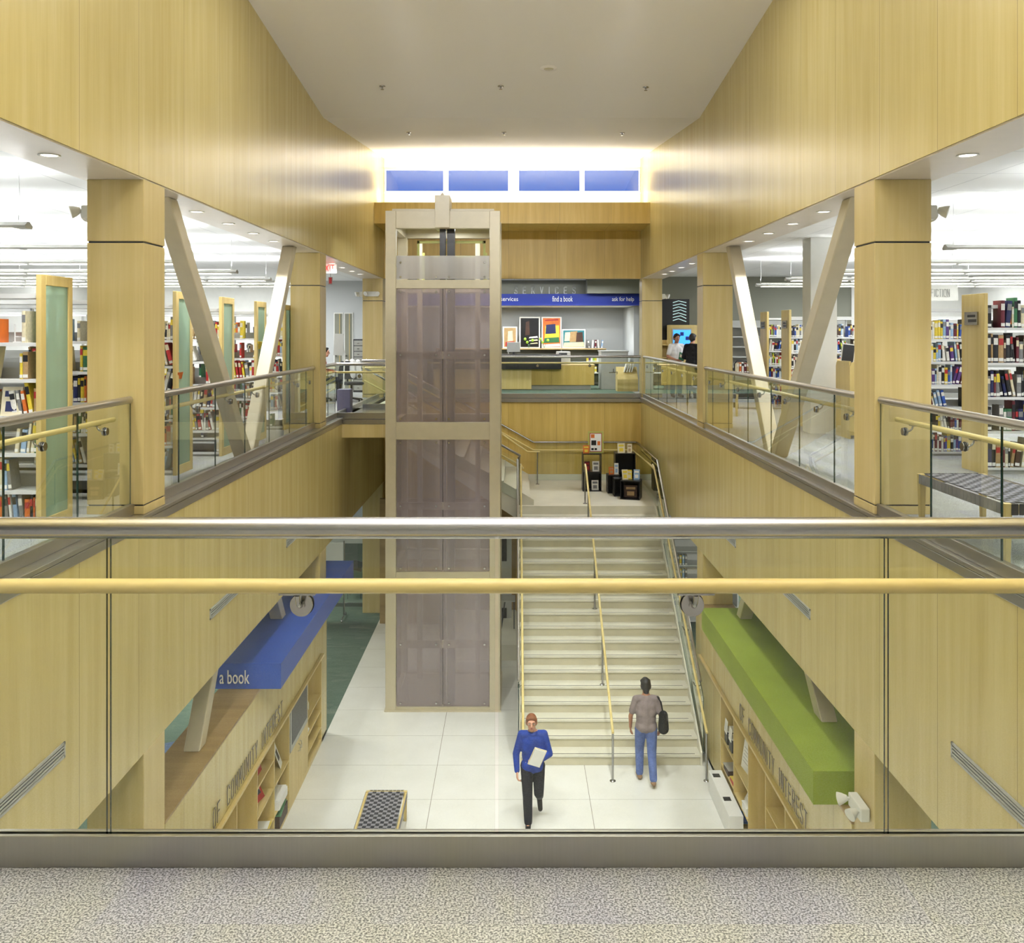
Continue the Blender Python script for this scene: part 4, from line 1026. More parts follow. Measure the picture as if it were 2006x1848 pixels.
# ------------------------------------------------------------------ landing displays
def cube(x, y, z, sx, sy, sz, label, openback=False, rz=0):
    r = root('display_cube', label, 'display cube', (x, y, z), 'black display cubes on the landing', rz); t = .018
    mb = MB(); a, b, h = sx/2, sy/2, sz
    mb.box(-a, a, -b, b, 0, t).box(-a, a, -b, b, h-t, h).box(-a, -a+t, -b, b, t, h-t).box(a-t, a, -b, b, t, h-t)
    part(mb, 'case', 'black', r, local=True)
    if not openback: part(MB().box(-a+t, a-t, b-t, b, t, h-t), 'back_board', 'black', r, local=True)
    return r
cube(1.92, 23.4, LAND, .46, .4, .46, 'black display cube, lower of the pair under the framed poster')
cube(1.92, 23.4, LAND+.461, .46, .4, .46, 'open black display cube carrying the framed poster', True)
cube(2.42, 23.1, LAND, .30, .4, .44, 'black cube at the left of the corner cluster on the landing')
cube(2.52, 22.66, LAND, .28, .36, .42, 'black cube half hidden behind the frontmost cube of the cluster')
cube(2.75, 23.5, LAND, .5, .4, .46, 'black cube at the back, under the tallest cube of the cluster')
cube(2.75, 23.5, LAND+.461, .5, .4, .46, 'tallest black cube at the back of the corner cluster')
cube(2.76, 22.25, LAND, .46, .42, .44, 'frontmost black cube with a picture inside, by the landing rail', rz=-.25)
pf = root('framed_poster', 'framed event poster standing on the display cubes', 'framed poster', (2.02, 23.36, LAND+.922))
part(MB().box(1.83, 2.21, 23.35, 23.37, LAND+.922, LAND+1.46).box(1.9, 2.14, 23.37, 23.45, LAND+.922, LAND+.93), 'frame', 'lime', pf, bev=.003)
part(MB().box(1.87, 2.17, 23.346, 23.35, LAND+.96, LAND+1.42), 'mount', 'bk_red', pf)
part(MB().box(1.885, 2.155, 23.342, 23.346, LAND+.975, LAND+1.405), 'print', 'paper', pf)
part(MB().box(1.9, 1.99, 23.339, 23.342, LAND+1.3, LAND+1.39), 'print_orange', 'bk_orange', pf); part(MB().box(2.06, 2.13, 23.339, 23.342, LAND+1.12, LAND+1.22), 'print_block', 'bk_orange', pf)
part(MB().box(1.91, 2.03, 23.339, 23.342, LAND+1.12, LAND+1.24).box(1.91, 1.97, 23.339, 23.342, LAND+1.0, LAND+1.05).box(1.99, 2.05, 23.339, 23.342, LAND+1.0, LAND+1.05), 'print_black', 'black', pf)
g = 'books displayed on the landing'
faceout(1.78, 23.3, LAND+.922, .15, .2, 'orange', 'yellow', 'orange book standing left of the framed poster', .1, g)
faceout(1.82, 23.35, LAND+.461+.018, .14, .24, 'maroon', 'red', 'dark red book in the open cube under the poster', .2, g, .25)
faceout(2.02, 23.3, LAND+.461+.018, .17, .25, 'white', 'grey', 'white book in the open cube under the poster', .15, g)
faceout(2.0, 23.3, LAND+.02, .17, .24, 'white', 'grey', 'white book in the lower cube under the poster', .15, g)
faceout(2.66, 23.4, LAND+.922, .18, .24, 'cream', 'yellow', 'cream book on the tallest cube, left of the other', .15, g, .1)
faceout(2.86, 23.4, LAND+.922, .11, .22, 'cream', 'tan', 'narrow cream book on the tallest cube, right of the other', .15, g, -.2)
faceout(2.38, 23.05, LAND+.445, .12, .18, 'orange', 'tan', 'small orange and tan book on the cluster left cube', .15, g, .2)
faceout(2.5, 23.05, LAND+.445, .1, .27, 'white', 'pale blue', 'tall white booklet on the cluster left cube', .1, g)
faceout(2.62, 22.2, LAND+.445, .14, .24, 'cream', 'yellow', 'cream and yellow book on the frontmost cube', .25, g, .2)
faceout(2.72, 22.26, LAND+.445, .12, .22, 'yellow', 'cream', 'pale yellow book behind the others on the frontmost cube', .25, g, -.1)
faceout(2.88, 22.2, LAND+.445, .14, .24, 'pale blue', 'white', 'pale blue book at the right of the frontmost cube', .2, g, -.2)
faceout(2.74, 22.2, LAND+.03, .3, .28, 'dark brown', 'tan', 'brown picture book inside the frontmost cube', .1, g, -.2)
# ------------------------------------------------------------------ service desk zone
struct(MB().box(-4.5, 4.3, 31.2, 31.3, 0, 3.3), 'wall_far_services', 'pale_wall')
struct(MB().box(3.6, 3.9, 28.4, 31.2, 0, 2.5), 'wall_services_side', 'pale_wall')
struct(MB().box(2.15, 4.6, 27.7, 28.3, 2.86, 3.3), 'ceiling_services_bulkhead', 'grey_wall')
struct(MB().box(-4.5, 4.3, 28.7, 28.8, 2.56, 3.3), 'wall_services_upper', 'grey_wall')
ss = root('service_sign', 'royal blue sign band with white words above the service desk', 'sign', (0, 28, 2.5))
part(MB().box(-4.4, 3.85, 27.95, 28.15, 2.51, 2.855), 'sign_band', 'blue_sign', ss)
part(MB().box(-4.4, 3.85, 28.15, 30.0, 2.51, 2.55), 'sign_soffit', 'white', ss)
def fx(px, d): return (px-1003-4)*d/1850
for t_, a, b in (('services', 931, 1015), ('find a book', 1082, 1122), ('ask for help', 1199, 1242)):
    mb = xf(fit(text_mb(t_, .2, .01, .6), (b-a)*27.95/1850, .165 if t_ != 'services' else .12), Matrix.Translation((fx((a+b)/2, 27.95), 27.945, 2.625 if t_ != 'ask for help' else 2.6))@FRONT)
    if t_ == 'services': mb = xf(fit(text_mb(t_, .2, .01, .6), 34*27.95/1850, .12), Matrix.Translation((fx(998, 27.95), 27.945, 2.64))@FRONT)
    part(mb, 'lettering', 'paper', ss, 'white words %s' % t_)
mb = xf(strokes('SERVICES', (1127-1008)*28.0/1850, .20, .022, .012, 2.2), Matrix.Translation((fx(1067.5, 28.0), 28.0, 2.858))@FRONT)
part(mb, 'standing_lettering', 'shelf_white', ss, 'tall thin letters SERVICES standing on the band')
for i, px in enumerate((1018, 1075, 1133, 1190)):
    x = fx(px, 28.3); downlight(x, 28.35, 2.51, '%s downlight from the left under the blue sign band' % ORD[i], 'sign downlights', .09)
    light('SPOT', 'sign downlight', (x, 28.5, 2.48), 40, COOL, .05, spot=1.9)
dk = root('service_desk', 'maple service desk with raised black counter', 'desk', (.9, 28.5, 0))
part(MB().box(-2.4, 2.42, 28.25, 29.0, .72, .75), 'desk_top', 'wood_x', dk, bev=.004)
part(MB().box(.52, 2.40, 28.25, 28.30, .14, .72), 'front_panel', 'end_wood', dk)
part(MB().box(-2.4, .52, 28.15, 28.25, .02, .68), 'low_front_panel', 'wood', dk)
part(MB().box(.52, 2.3, 28.33, 28.38, 0, .14), 'plinth', 'shelf_grey', dk)
part(MB().box(-2.4, 1.4, 28.0, 28.5, .62, 1.02).box(-2.4, 1.42, 27.97, 28.55, 1.02, 1.06), 'raised_counter', 'black', dk, 'black raised counter', bev=.004)
bkc = root('back_counter', 'long pale counter with open shelf behind the service desk', 'counter', (.8, 30.3, 0))
part(MB().box(-2.5, 2.95, 30.2, 30.75, 1.17, 1.2), 'counter_top', 'wood_x', bkc)
part(MB().box(-2.5, 2.95, 30.7, 30.75, .1, 1.17), 'back_panel', 'grey_wall', bkc)
for z in (.75, .4): part(MB().box(-2.5, 2.95, 30.25, 30.7, z, z+.025), 'shelf', 'shelf_white', bkc)
for x in (-2.5, -.2, 1.5, 2.93): part(MB().box(x, x+.03, 30.22, 30.72, 0, 1.17), 'divider', 'shelf_grey', bkc)
lc = root('grey_cabinet', 'tall grey cabinet at the right end of the service desk', 'cabinet', (3.1, 28.6, 0))
part(MB().box(2.62, 3.43, 28.4, 29.3, 0, 1.13), 'body', 'shelf_grey', lc, bev=.006)
part(MB().box(2.6, 3.45, 28.38, 29.32, 1.13, 1.16), 'top', 'shelf_grey', lc)
part(MB().box(3.40, 3.405, 28.395, 28.4, 0.05, 1.1).box(2.98, 3.0, 28.39, 28.4, .5, .62), 'handle_strip', 'dark', lc)
for i, (px, c_) in enumerate(((1030, 'dark'), (1104, 'dark'))):
    x = fx(px, 28.9) if i else fx(1006, 28.6); y = 28.9 if i else 28.7; zb = .75
    r = root('printer', ('receipt printer on the low desk, right of the black counter', 'grey computer monitor back on the black counter')[1-i], 'monitor' if not i else 'printer', (x, y, zb))
    r.name = 'computer_monitor' if not i else 'receipt_printer'
    zc = 1.06 if not i else .75
    if not i:
        part(MB().box(x-.2, x+.2, 28.4, 28.44, 1.12, 1.42), 'display', 'shelf_grey', r, bev=.01); part(MB().cyl((x, 28.42, 1.09), (0, 0, 1), .03, .06).box(x-.1, x+.1, 28.36, 28.48, 1.06, 1.075), 'stand', 'dark', r)
    else:
        part(MB().box(x-.22, x+.2, y-.2, y+.2, .75, 1.13), 'body', 'shelf_grey', r, bev=.015); part(MB().box(x-.15, x+.1, y-.205, y-.2, 1.03, 1.09), 'paper_slot', 'dark', r)
def poster(px0, px1, py0, py1, d, label, base, blocks, frame='white'):
    x0, x1 = fx(px0, d), fx(px1, d); z1, z0 = EYE-(py0-653)*d/1850, EYE-(py1-653)*d/1850
    z0 = max(z0, 1.202)
    r = root('framed_poster', label, 'poster', ((x0+x1)/2, d, z0), 'posters behind the service desk')
    part(MB().box(x0, x1, d, d+.02, z0, z1), 'frame', frame, r)
    W_, H_ = x1-x0, z1-z0; e = .04
    part(MB().box(x0+e, x1-e, d-.003, d, z0+e, z1-e), 'print', base, r)
    for k, (u0, u1, v0, v1, mt) in enumerate(blocks):
        part(MB().prism([(x0+e+(W_-2*e)*u, z0+e+(H_-2*e)*v) for u, v in ((u0, v0), (u1, v0+.02), (u1-.03, v1), (u0+.04, v1-.03))], 'Y', d-.006-.001*k, d-.003), 'print_shape', mt, r)
poster(985, 1013, 640, 683, 30.65, 'tan poster with a pale figure shape, leftmost behind the desk', 'bk_tan', [(.3, .75, .3, .85, 'bk_cream'), (.1, .9, .05, .3, 'bk_red')])
poster(1017.5, 1058, 621, 683, 30.65, 'dark poster with pale lines at its lower right, behind the desk', 'black', [(.25, .5, .4, .9, 'bk_dark brown'), (.45, .95, .3, .38, 'paper'), (.45, .95, .2, .27, 'bk_cream'), (.5, .95, .1, .16, 'bk_cream')])
poster(1061, 1100, 621, 683, 30.65, 'orange poster with a dark blue diagonal shape, behind the desk', 'bk_orange', [(.1, .95, .3, .75, 'bk_yellow'), (.15, .75, .45, .8, 'bk_navy blue'), (.05, .95, .14, .34, 'bk_green'), (.1, .9, .9, .97, 'bk_red'), (0, 1, 0, .12, 'paper')])
poster(1101, 1147, 645, 683, 30.6, 'landscape poster with brown shapes on teal, right of the others', 'bk_teal', [(.05, .35, .35, .9, 'bk_cream'), (.3, .7, .3, .95, 'bk_tan'), (.6, .95, .3, .9, 'bk_dark brown'), (0, 1, 0, .3, 'bk_cream')])
def flowers(x, y, z, label):
    r = root('flower_vase', label, 'vase', (x, y, z), 'vases behind the desk')
    part(MB().lathe((x, y, z), [(.03, 0), (.045, .02), (.04, .1), (.025, .13)], 14), 'vase', 'glass', r)
    mb = MB(); fl = MB()
    for dx, h in ((-.12, .3), (-.05, .2), (.12, .26)):
        mb.tube([(x, y, z+.02), (x+dx*.4, y, z+h*.6), (x+dx, y, z+h)], .005, 6); fl.ball((x+dx, y, z+h), (.045, .03, .05), 10, 6)
    part(mb, 'stems', 'bk_green', r); part(fl, 'blossoms', 'bk_lime green', r)
flowers(fx(1036, 30.4), 30.4, 1.2, 'glass vase of yellow green flowers before the dark poster')
flowers(fx(1066, 30.4), 30.4, 1.2, 'glass vase of yellow green flowers before the orange poster')
for i in range(22):
    x = fx(1040, 30.3)+i*.048
    if x > 1.5: break
    c_ = ['black', 'white', 'navy blue', 'blue', 'grey', 'maroon'][i % 6]
    h_ = .16+.05*((i*7) % 4)/3
    b = bpy.data.objects.new('binder', book_mesh(c_, 'white')); C.objects.link(b); b.location = (x, 30.28, .775); b.scale = (.042, .2, h_)
    tag(b, '%s book, %s from the left under the back counter' % (c_, ORD[i] if i < 20 else 'last'), 'book', 'books under the back counter')
for i in range(9):
    x = fx(1149, 30.3)+i*.064; c_ = ['yellow', 'purple', 'white', 'lime green', 'yellow', 'white', 'purple', 'yellow', 'black'][i]
    for z in (.775, .425):
        if z < .5 and i % 2: continue
        b = bpy.data.objects.new('leaflet_bundle', book_mesh(c_, 'white')); C.objects.link(b); b.location = (x, 30.28, z); b.scale = (.07, .2, .2)
        tag(b, '%s leaflet bundle, %s from the left on the %s shelf by the grey cabinet' % (c_, ORD[i], 'upper' if z > .5 else 'lower'), 'leaflets', 'leaflet bundles by the cabinet')
for i, (dx, c_) in enumerate(((-.2, 'grey'), (-.1, 'white'), (0, 'maroon'), (.1, 'white'), (.2, 'pale blue'))):
    b = bpy.data.objects.new('file', book_mesh(c_, 'white')); C.objects.link(b); b.location = (fx(1165, 30.4)+dx, 30.4, 1.202+.01); b.scale = (.05, .2, .26); b.rotation_euler = (0, (-.15, .1, .05, -.1, .15)[i], 0)
    tag(b, '%s file leaning on the back counter, %s from the left' % (c_, ORD[i]), 'file', 'files on the back counter')
mr = root('magazine_rack', 'low wooden magazine rack right of the grey cabinet', 'magazine rack', (3.5, 27.6, 0))
part(MB().prism([(27.4, 0), (27.9, 0), (27.9, .7), (27.75, .7), (27.4, .35)], 'X', 3.0, 3.6), 'rack_body', 'wood', mr)
part(MB().tube([(2.75, 27.3, .55), (3.0, 27.4, .56), (3.0, 27.5, .5)], .012, 8), 'rack_arm', 'chrome', mr)
for i in range(4):
    b = bpy.data.objects.new('magazine', book_mesh('white', 'cream')); C.objects.link(b); b.location = (3.2+i*.07, 27.52, .56); b.scale = (.03, .2, .28); b.rotation_euler = (0, .3, 0)
    tag(b, 'white magazine, %s from the left in the low wooden rack' % ORD[i], 'magazine', 'magazines in the wooden rack')

# ------------------------------------------------------------------ right back room
struct(MB().box(3.9, 9.6, 26.9, 27.0, 0, 3.3), 'wall_right_back', 'grey_wall')
struct(MB().box(9.6, 13, 26.85, 27.0, 0, 3.3), 'wall_right_back_white', 'white')
wn = bpy.data.objects.new('window_5', None); C.objects.link(wn); wn.location = (5, 26.88, 1); wn['kind'] = 'structure'
wx0, wx1 = fx(1275, 26.88), fx(1350, 26.88)
part(MB().box(wx0-.08, wx1+.08, 26.86, 26.9, .75, 2.72), 'window_frame', 'grey_wall', wn)
part(MB().box(wx0, wx1, 26.845, 26.86, .8, 2.66), 'window_pane', 'black', wn)
lm = MB()
for k in range(7): lm.tube([(wx0+.62, 26.84, 2.05+k*.085), (wx0+.78+.06*(k % 2), 26.84, 2.1+k*.085), (wx0+1.0, 26.84, 2.02+k*.09)], .012, 6)
part(lm, 'lit_pattern', 'tubewhite', wn, 'pale lit wavy lines')
kv = root('screen_kiosk', 'wooden kiosk holding a lit blue screen behind two people', 'kiosk', (4.9, 26.3, 0))
kx0, kx1 = fx(1311, 26.3), fx(1372, 26.3)
part(MB().box(kx0, kx1+.2, 26.3, 26.7, 0, 1.92), 'kiosk_body', 'wood', kv, bev=.01)
part(MB().box(kx0+.08, kx0+.62, 26.28, 26.3, 1.2, 1.82), 'screen_bezel', 'shelf_grey', kv)
part(MB().box(kx0+.11, kx0+.59, 26.27, 26.28, 1.25, 1.78), 'lit_screen', 'screen', kv)
mb = MB()
for u, v in ((.14, 1.3), (.3, 1.3), (.45, 1.3), (.14, 1.5), (.45, 1.5), (.3, 1.62)): mb.box(kx0+u, kx0+u+.1, 26.262, 26.27, v, v+.1)
part(mb, 'screen_tiles', 'blue_sign', kv)
lk = root('low_bookcase', 'low wooden bookcase at the left of the screen kiosk', 'bookcase', (fx(1303, 26.2), 26.3, 0))
bx0, bx1 = fx(1296, 26.2), fx(1310, 26.2)
part(MB().box(bx0, bx1, 26.5, 26.55, 0, 1.5).box(bx0, bx0+.02, 26.2, 26.5, 0, 1.5).box(bx1-.02, bx1, 26.2, 26.5, 0, 1.5), 'case', 'wood', lk)
for z in (.3, .65, 1.0, 1.35): part(MB().box(bx0+.02, bx1-.02, 26.22, 26.5, z, z+.02), 'shelf', 'wood', lk)
gs = root('grey_shelving', 'empty grey shelving along the grey back wall', 'shelving', (6.5, 26.6, 0))
for z in (.45, .73, 1.01, 1.29, 1.57, 1.85): part(MB().box(5.9, 9.4, 26.3, 26.85, z, z+.035), 'shelf', 'shelf_grey', gs)
part(MB().box(5.9, 9.4, 26.8, 26.88, 0, 2.05), 'back_panel', 'shelf_grey', gs)
# white pier and study carrels
struct(MB().box(4.98, 5.42, 15.85, 16.3, 0, 3.3), 'wall_pier', 'white')
def carrel(x, y, label):
    r = root('study_carrel', label, 'study carrel', (x, y, 0), 'study carrels')
    x0, x1, y0, y1 = x, x+.9, y, y+.65
    def rp(u0, u1, zt): return [(u0, .06), (u1, .06), (u1, zt-.08), (u1-.03, zt-.02), (u1-.09, zt), (u0+.09, zt), (u0+.03, zt-.02), (u0, zt-.08)]
    part(MB().prism(rp(x0, x1, 1.24), 'Y', y0, y0+.03), 'back_panel', 'wood', r, bev=.003)
    for xx in (x0, x1-.03): part(MB().prism([(y0+.03, 0), (y1, 0), (y1, 1.15), (y1-.03, 1.21), (y1-.1, 1.24), (y0+.03, 1.24)], 'X', xx, xx+.03), 'side_panel', 'wood', r)
    part(MB().box(x0+.03, x1-.03, y0+.03, y1, .72, .75), 'desk_top', 'wood_x', r)
    return r
carrel(5.35, 15.05, 'nearer study carrel beside the nearest right column')
carrel(5.22, 16.6, 'farther study carrel by the white pier, a cap lying on its desk')
cm = root('computer_monitor', 'white computer monitor standing above the study carrels', 'monitor', (5.58, 15.95, .75))
part(MB().cbox((5.62, 15.9, 1.33), (.22, .04, .36), (0, .12, 0)), 'display', 'white', cm, bev=.008)
part(MB().cbox((5.615, 15.875, 1.335), (.19, .012, .32), (0, .12, 0)), 'screen', 'dark', cm)
part(MB().box(5.6, 5.64, 15.9, 15.94, .75, 1.2), 'stand', 'white', cm)
cp = MB(); cp.ball((5.6, 16.95, .775), (.15, .11, .07), 14, 8); cp.cbox((5.42, 16.95, .762), (.16, .14, .012)); thing(cp, 'cap', 'dark', 'dark cap lying on the farther study carrel desk', 'cap')
# book cart
ct = root('book_cart', 'black wheeled book cart near the middle right column', 'book cart', (5.25, 21.2, 0))
part(MB().tube([(4.95, 21.2, .25), (4.95, 21.2, 1.0), (5.0, 21.2, 1.07), (5.2, 21.2, 1.07), (5.25, 21.2, 1.0)], .014, 8).tube([(5.62, 21.2, .25), (5.62, 21.2, 1.0), (5.57, 21.2, 1.07), (5.4, 21.2, 1.07), (5.35, 21.2, 1.0)], .014, 8), 'handle_frame', 'black', ct)
for z in (.22, .5, .78): part(MB().box(4.95, 5.62, 21.1, 21.5, z, z+.02).box(4.95, 5.62, 21.48, 21.5, z, z+.12), 'tray', 'dark', ct)
for x in (5.0, 5.56):
    for y in (21.15, 21.45): part(MB().cyl((x, y, .06), (1, 0, 0), .06, .03, 14), 'wheel', 'gasket', ct)
for i in range(9):
    c_ = ['cream', 'orange', 'white', 'maroon', 'tan', 'cream', 'black', 'white', 'red'][i]
    b = bpy.data.objects.new('book', book_mesh(c_, 'white' if c_ != 'white' else 'black')); C.objects.link(b); b.location = (4.99+i*.055, 21.14, .801); b.scale = (.045, .2, .22+.01*(i % 3))
    tag(b, '%s book, %s from the left on the black book cart' % (c_, ORD[i]), 'book', 'books on the cart')

# ------------------------------------------------------------------ signs on the upper floor
M['exit_face'] = emis('exit sign face', (235, 228, 226), .12)
ex = root('exit_sign', 'white exit sign with red letters hanging past the middle left column', 'exit sign', (-3.98, 19.5, 3.0))
ex_x = fx(643, 19.5)
part(MB().box(ex_x-.14, ex_x+.175, 19.5, 19.54, 2.93, 3.14), 'sign_face', 'exit_face', ex)
part(xf(fit(text_mb('EXIT', .2, .006, .7), .25, .14), Matrix.Translation((ex_x, 19.497, 2.965))@FRONT), 'lettering', 'exit_red', ex)
part(MB().tube([(ex_x, 19.52, 3.14), (ex_x, 19.52, 3.3)], .01, 8), 'hanger', 'white', ex)
fa = root('fire_strobe', 'small red fire strobe below the exit sign', 'alarm', (fx(647, 20), 20, 2.7))
part(MB().box(fx(643, 20), fx(651, 20), 20, 20.04, 2.72, 2.88), 'plate', 'shelf_grey', fa); part(MB().box(fx(645, 20), fx(650, 20), 19.97, 20, 2.74, 2.87), 'red_face', 'bk_red', fa)
part(MB().tube([(fx(647, 20), 20.02, 2.88), (fx(647, 20), 20.02, 3.3)], .008, 6), 'hanger', 'shelf_grey', fa)
nf = root('hanging_sign', 'pale hanging sign reading ADULT NON-FICTION behind the nearest right column', 'sign', (7.7, 17.2, 2.3))
sx_ = fx(1877, 17.2)
part(MB().box(sx_-1.05, sx_, 17.2, 17.22, 2.28, 2.57), 'sign_board', 'white', nf)
part(xf(strokes('ADULT NON-FICTION', .92, .13, .01, .008, .5), Matrix.Translation((sx_-.62, 17.195, 2.36))@FRONT), 'lettering', 'shelf_grey', nf)
for x in (sx_-.95, sx_-.1): part(MB().tube([(x, 17.21, 2.57), (x, 17.21, 3.3)], .004, 6), 'hanging_wire', 'shelf_white', nf)
# ------------------------------------------------------------------ left back room
struct(MB().box(-6.5, -3.4, 29.0, 29.1, 0, 3.3), 'wall_left_back', 'pale_wall')
struct(MB().box(-13, -6.5, 28.98, 29.1, 0, 3.3), 'wall_left_back_white', 'white')
for i, (a, b) in enumerate(((656, 671), (676, 690))):
    x0, x1 = fx(a, 29), fx(b, 29); r = bpy.data.objects.new('door_%d' % (i+1), None); C.objects.link(r); r.location = (x0, 29, 0); r['kind'] = 'structure'
    part(MB().box(x0-.03, x1+.03, 28.97, 29, 0, 2.32), 'door_frame', 'white', r)
    part(MB().box(x0, x1, 28.96, 28.97, .0, 2.29), 'door_leaf', 'grey_wall', r)
    part(MB().box(x0+(x1-x0)*.62, x0+(x1-x0)*.7, 28.94, 28.96, .0, 2.29), 'door_edge', 'wood', r)
    part(MB().cyl((x0+.05, 28.92, 1.0), (0, 1, 0), .025, .06), 'door_handle', 'chrome', r)
dc = root('drawer_cabinet', 'grey drawer cabinet beside the far left column', 'cabinet', (fx(700, 27), 27.2, 0))
dx0, dx1 = fx(692, 27), fx(712, 27)
part(MB().box(dx0, dx1, 27, 27.5, 0, 1.52), 'body', 'dark', dc)
for k in range(9):
    d = part(MB().box(dx0+.02, dx1-.02, 26.985, 27, .06+k*.16, .2+k*.16), 'drawer', 'shelf_grey', dc)
    part(MB().box((dx0+dx1)/2-.03, (dx0+dx1)/2+.03, 26.97, 26.985, .12+k*.16, .135+k*.16), 'drawer_pull', 'chrome', d)
sg = root('sign_stand', 'grey board on a curved white pole rising from a purple block', 'sign stand', (fx(673, 19.9), 20.1, 0))
M['purple'] = plain('purple grey laminate', (88, 84, 112), .5)
px_ = fx(673, 19.95)
part(MB().box(px_-.14, px_+.14, 19.95, 20.25, .001, .50), 'base_block', 'purple', sg, bev=.006)
part(MB().tube([(px_-.03, 20.1, .5), (px_-.01, 20.1, 1.0), (px_, 20.1, 1.25), (px_-.05, 20.08, 1.42), (px_-.12, 20.05, 1.47)], .014, 10), 'pole', 'white', sg)
part(MB().cbox((px_-.12, 20.04, 1.45), (.2, .012, .46), (0, .04, 0)), 'board', 'shelf_grey', sg)
tk = root('reading_table', 'dark table with office chairs seen past the middle left column', 'table', (-5.2, 24, 0))
part(MB().box(-5.9, -4.3, 23.6, 24.4, .7, .73), 'table_top', 'dark', tk)
for x in (-5.8, -4.4):
    for y in (23.7, 24.3): part(MB().tube([(x, y, 0), (x, y, .7)], .02, 8), 'leg', 'black', tk)
def office_chair(x, y, z, rz, mat, label):
    r = root('office_chair', label, 'chair', (x, y, z), None, rz)
    L = dict(local=True)
    part(MB().cbox((0, 0, .46), (.46, .44, .07)), 'seat', mat, r, bev=.02, **L)
    mb = MB(); n = 6; pts = []
    for k in range(n+1):
        zz = .55+.45*k/n; yy = .22+.05*math.sin(k/n*PI); wv = .23-.05*(k/n)**2
        pts += [(-wv, yy-.02, zz), (wv, yy-.02, zz), (wv, yy+.02, zz), (-wv, yy+.02, zz)]
    fs = [(0, 3, 2, 1), (4*n, 4*n+1, 4*n+2, 4*n+3)]+[(4*k+j, 4*k+(j+1) % 4, 4*k+4+(j+1) % 4, 4*k+4+j) for k in range(n) for j in range(4)]
    part(mb.add(pts, fs), 'backrest', mat, r, **L)
    part(MB().tube([(0, .1, .42), (0, .24, .45), (0, .26, .7)], .018, 8), 'back_support', 'black', r, **L)
    part(MB().tube([(0, 0, .09), (0, 0, .43)], .028, 10), 'column', 'black', r, **L)
    b = MB()
    for k in range(5): a = 2*PI*k/5; b.tube([(0, 0, .1), (.28*math.cos(a), .28*math.sin(a), .06)], [.025, .016], 8)
    bb = part(b, 'base', 'black', r, **L)
    for k in range(5): a = 2*PI*k/5; part(MB().cyl((.28*math.cos(a), .28*math.sin(a), .028), (-math.sin(a), math.cos(a), 0), .028, .03, 12), 'caster', 'black', bb, **L)
    return r
M['stripe'] = plain('blue chair fabric', (84, 110, 150), .8, 0, .2, scale=20)
office_chair(-5.75, 15.6, H, 2.0, 'stripe', 'blue striped chair on the lower floor behind the left ledge')
office_chair(fx(689, 23.2), 23.2, .001, .6, 'dark', 'dark office chair with a jacket, seen left of the far left column')
jk = MB(); jx = fx(688, 23.3)
for dx, r_ in ((-.14, .06), (0, .075), (.14, .06)): jk.cap((jx+dx, 23.45, .98), (jx+dx*1.2, 23.5, .62), r_, r_*1.1)
thing(jk, 'jacket', 'shelf_white', 'pale jacket hung over the dark office chair back', 'jacket')
# ------------------------------------------------------------------ lower far rooms
gw = root('glass_partition', 'glass partition of the lower room beside the lift', 'partition', (-5, 25.4, H))
part(MB().box(-9, -3.95, 25.38, 25.44, H, H+.09), 'bottom_rail', 'steel', gw)
part(MB().box(-9, -3.95, 25.4, 25.412, H+.09, -2.25), 'glass_pane', 'glass', gw)
for x in (-4.0, -6.2, -8.4): part(MB().box(x, x+.04, 25.38, 25.44, H+.09, -2.25), 'mullion', 'steel', gw)
wb = root('rolling_whiteboard', 'whiteboard on a rolling metal stand beyond the blue canopy', 'whiteboard', (-4.5, 24.3, H))
part(MB().box(-6.0, -4.38, 24.3, 24.33, H+.75, H+1.95), 'board', 'white', wb)
for x in (-6.02, -4.38):
    part(MB().tube([(x, 24.31, H+.1), (x, 24.31, H+2.0)], .02, 8), 'upright', 'steel', wb)
    part(MB().tube([(x, 24.0, H+.07), (x, 24.6, H+.07)], .018, 8).cyl((x, 24.0, H+.03), (1, 0, 0), .03, .03).cyl((x, 24.6, H+.03), (1, 0, 0), .03, .03), 'foot', 'steel', wb)
fc = root('folding_chair', 'dark chair behind the glass partition, left of the lower far column', 'chair', (-4.35, 26.4, H))
part(MB().cbox((-4.38, 26.5, H+.82), (.26, .03, .3), (.2, .25, 0)), 'backrest', 'dark', fc, bev=.01); part(MB().cbox((-4.42, 26.3, H+.45), (.4, .4, .04)), 'seat', 'dark', fc)
for x in (-4.6, -4.24):
    for y in (26.12, 26.48): part(MB().tube([(x, y, H), (x*1.0+.0, y, H+.45 if y < 26.3 else H+.8)], .012, 8), 'leg', 'steel', fc)
# under the landing, seen right of the lift
struct(MB().box(-3.4, .05, 23.9, 24.0, H, LAND-.3), 'wall_under_landing', 'ledge')
cb = root('grey_locker', 'grey locker with dark panels, under the upper flight right of the lift', 'locker', (-.15, 23.4, H))
part(MB().box(-.34, -.06, 23.2, 23.8, H, H+2.5), 'body', 'shelf_grey', cb); part(MB().box(-.3, -.18, 23.19, 23.2, H+1.75, H+2.3).box(-.3, -.18, 23.19, 23.2, H+.3, H+.6), 'dark_panel', 'black', cb)
tb = root('side_table', 'thin legged side table right of the lift on the lower floor', 'table', (-.1, 22.6, H))
part(MB().box(-.34, .03, 22.3, 22.8, H+1.0, H+1.03), 'table_top', 'shelf_grey', tb)
for x, y in ((-.3, 22.35), (0, 22.35), (0, 22.75), (-.3, 22.75)): part(MB().tube([(x, y, H+.35), ((x-.15)*.7+.15*.7, y, H+1.0)], .012, 6), 'leg', 'dark', tb)
wbk = root('white_bookcase', 'white bookcase on the lower floor beyond the stair', 'bookcase', (4.6, 23.9, H))
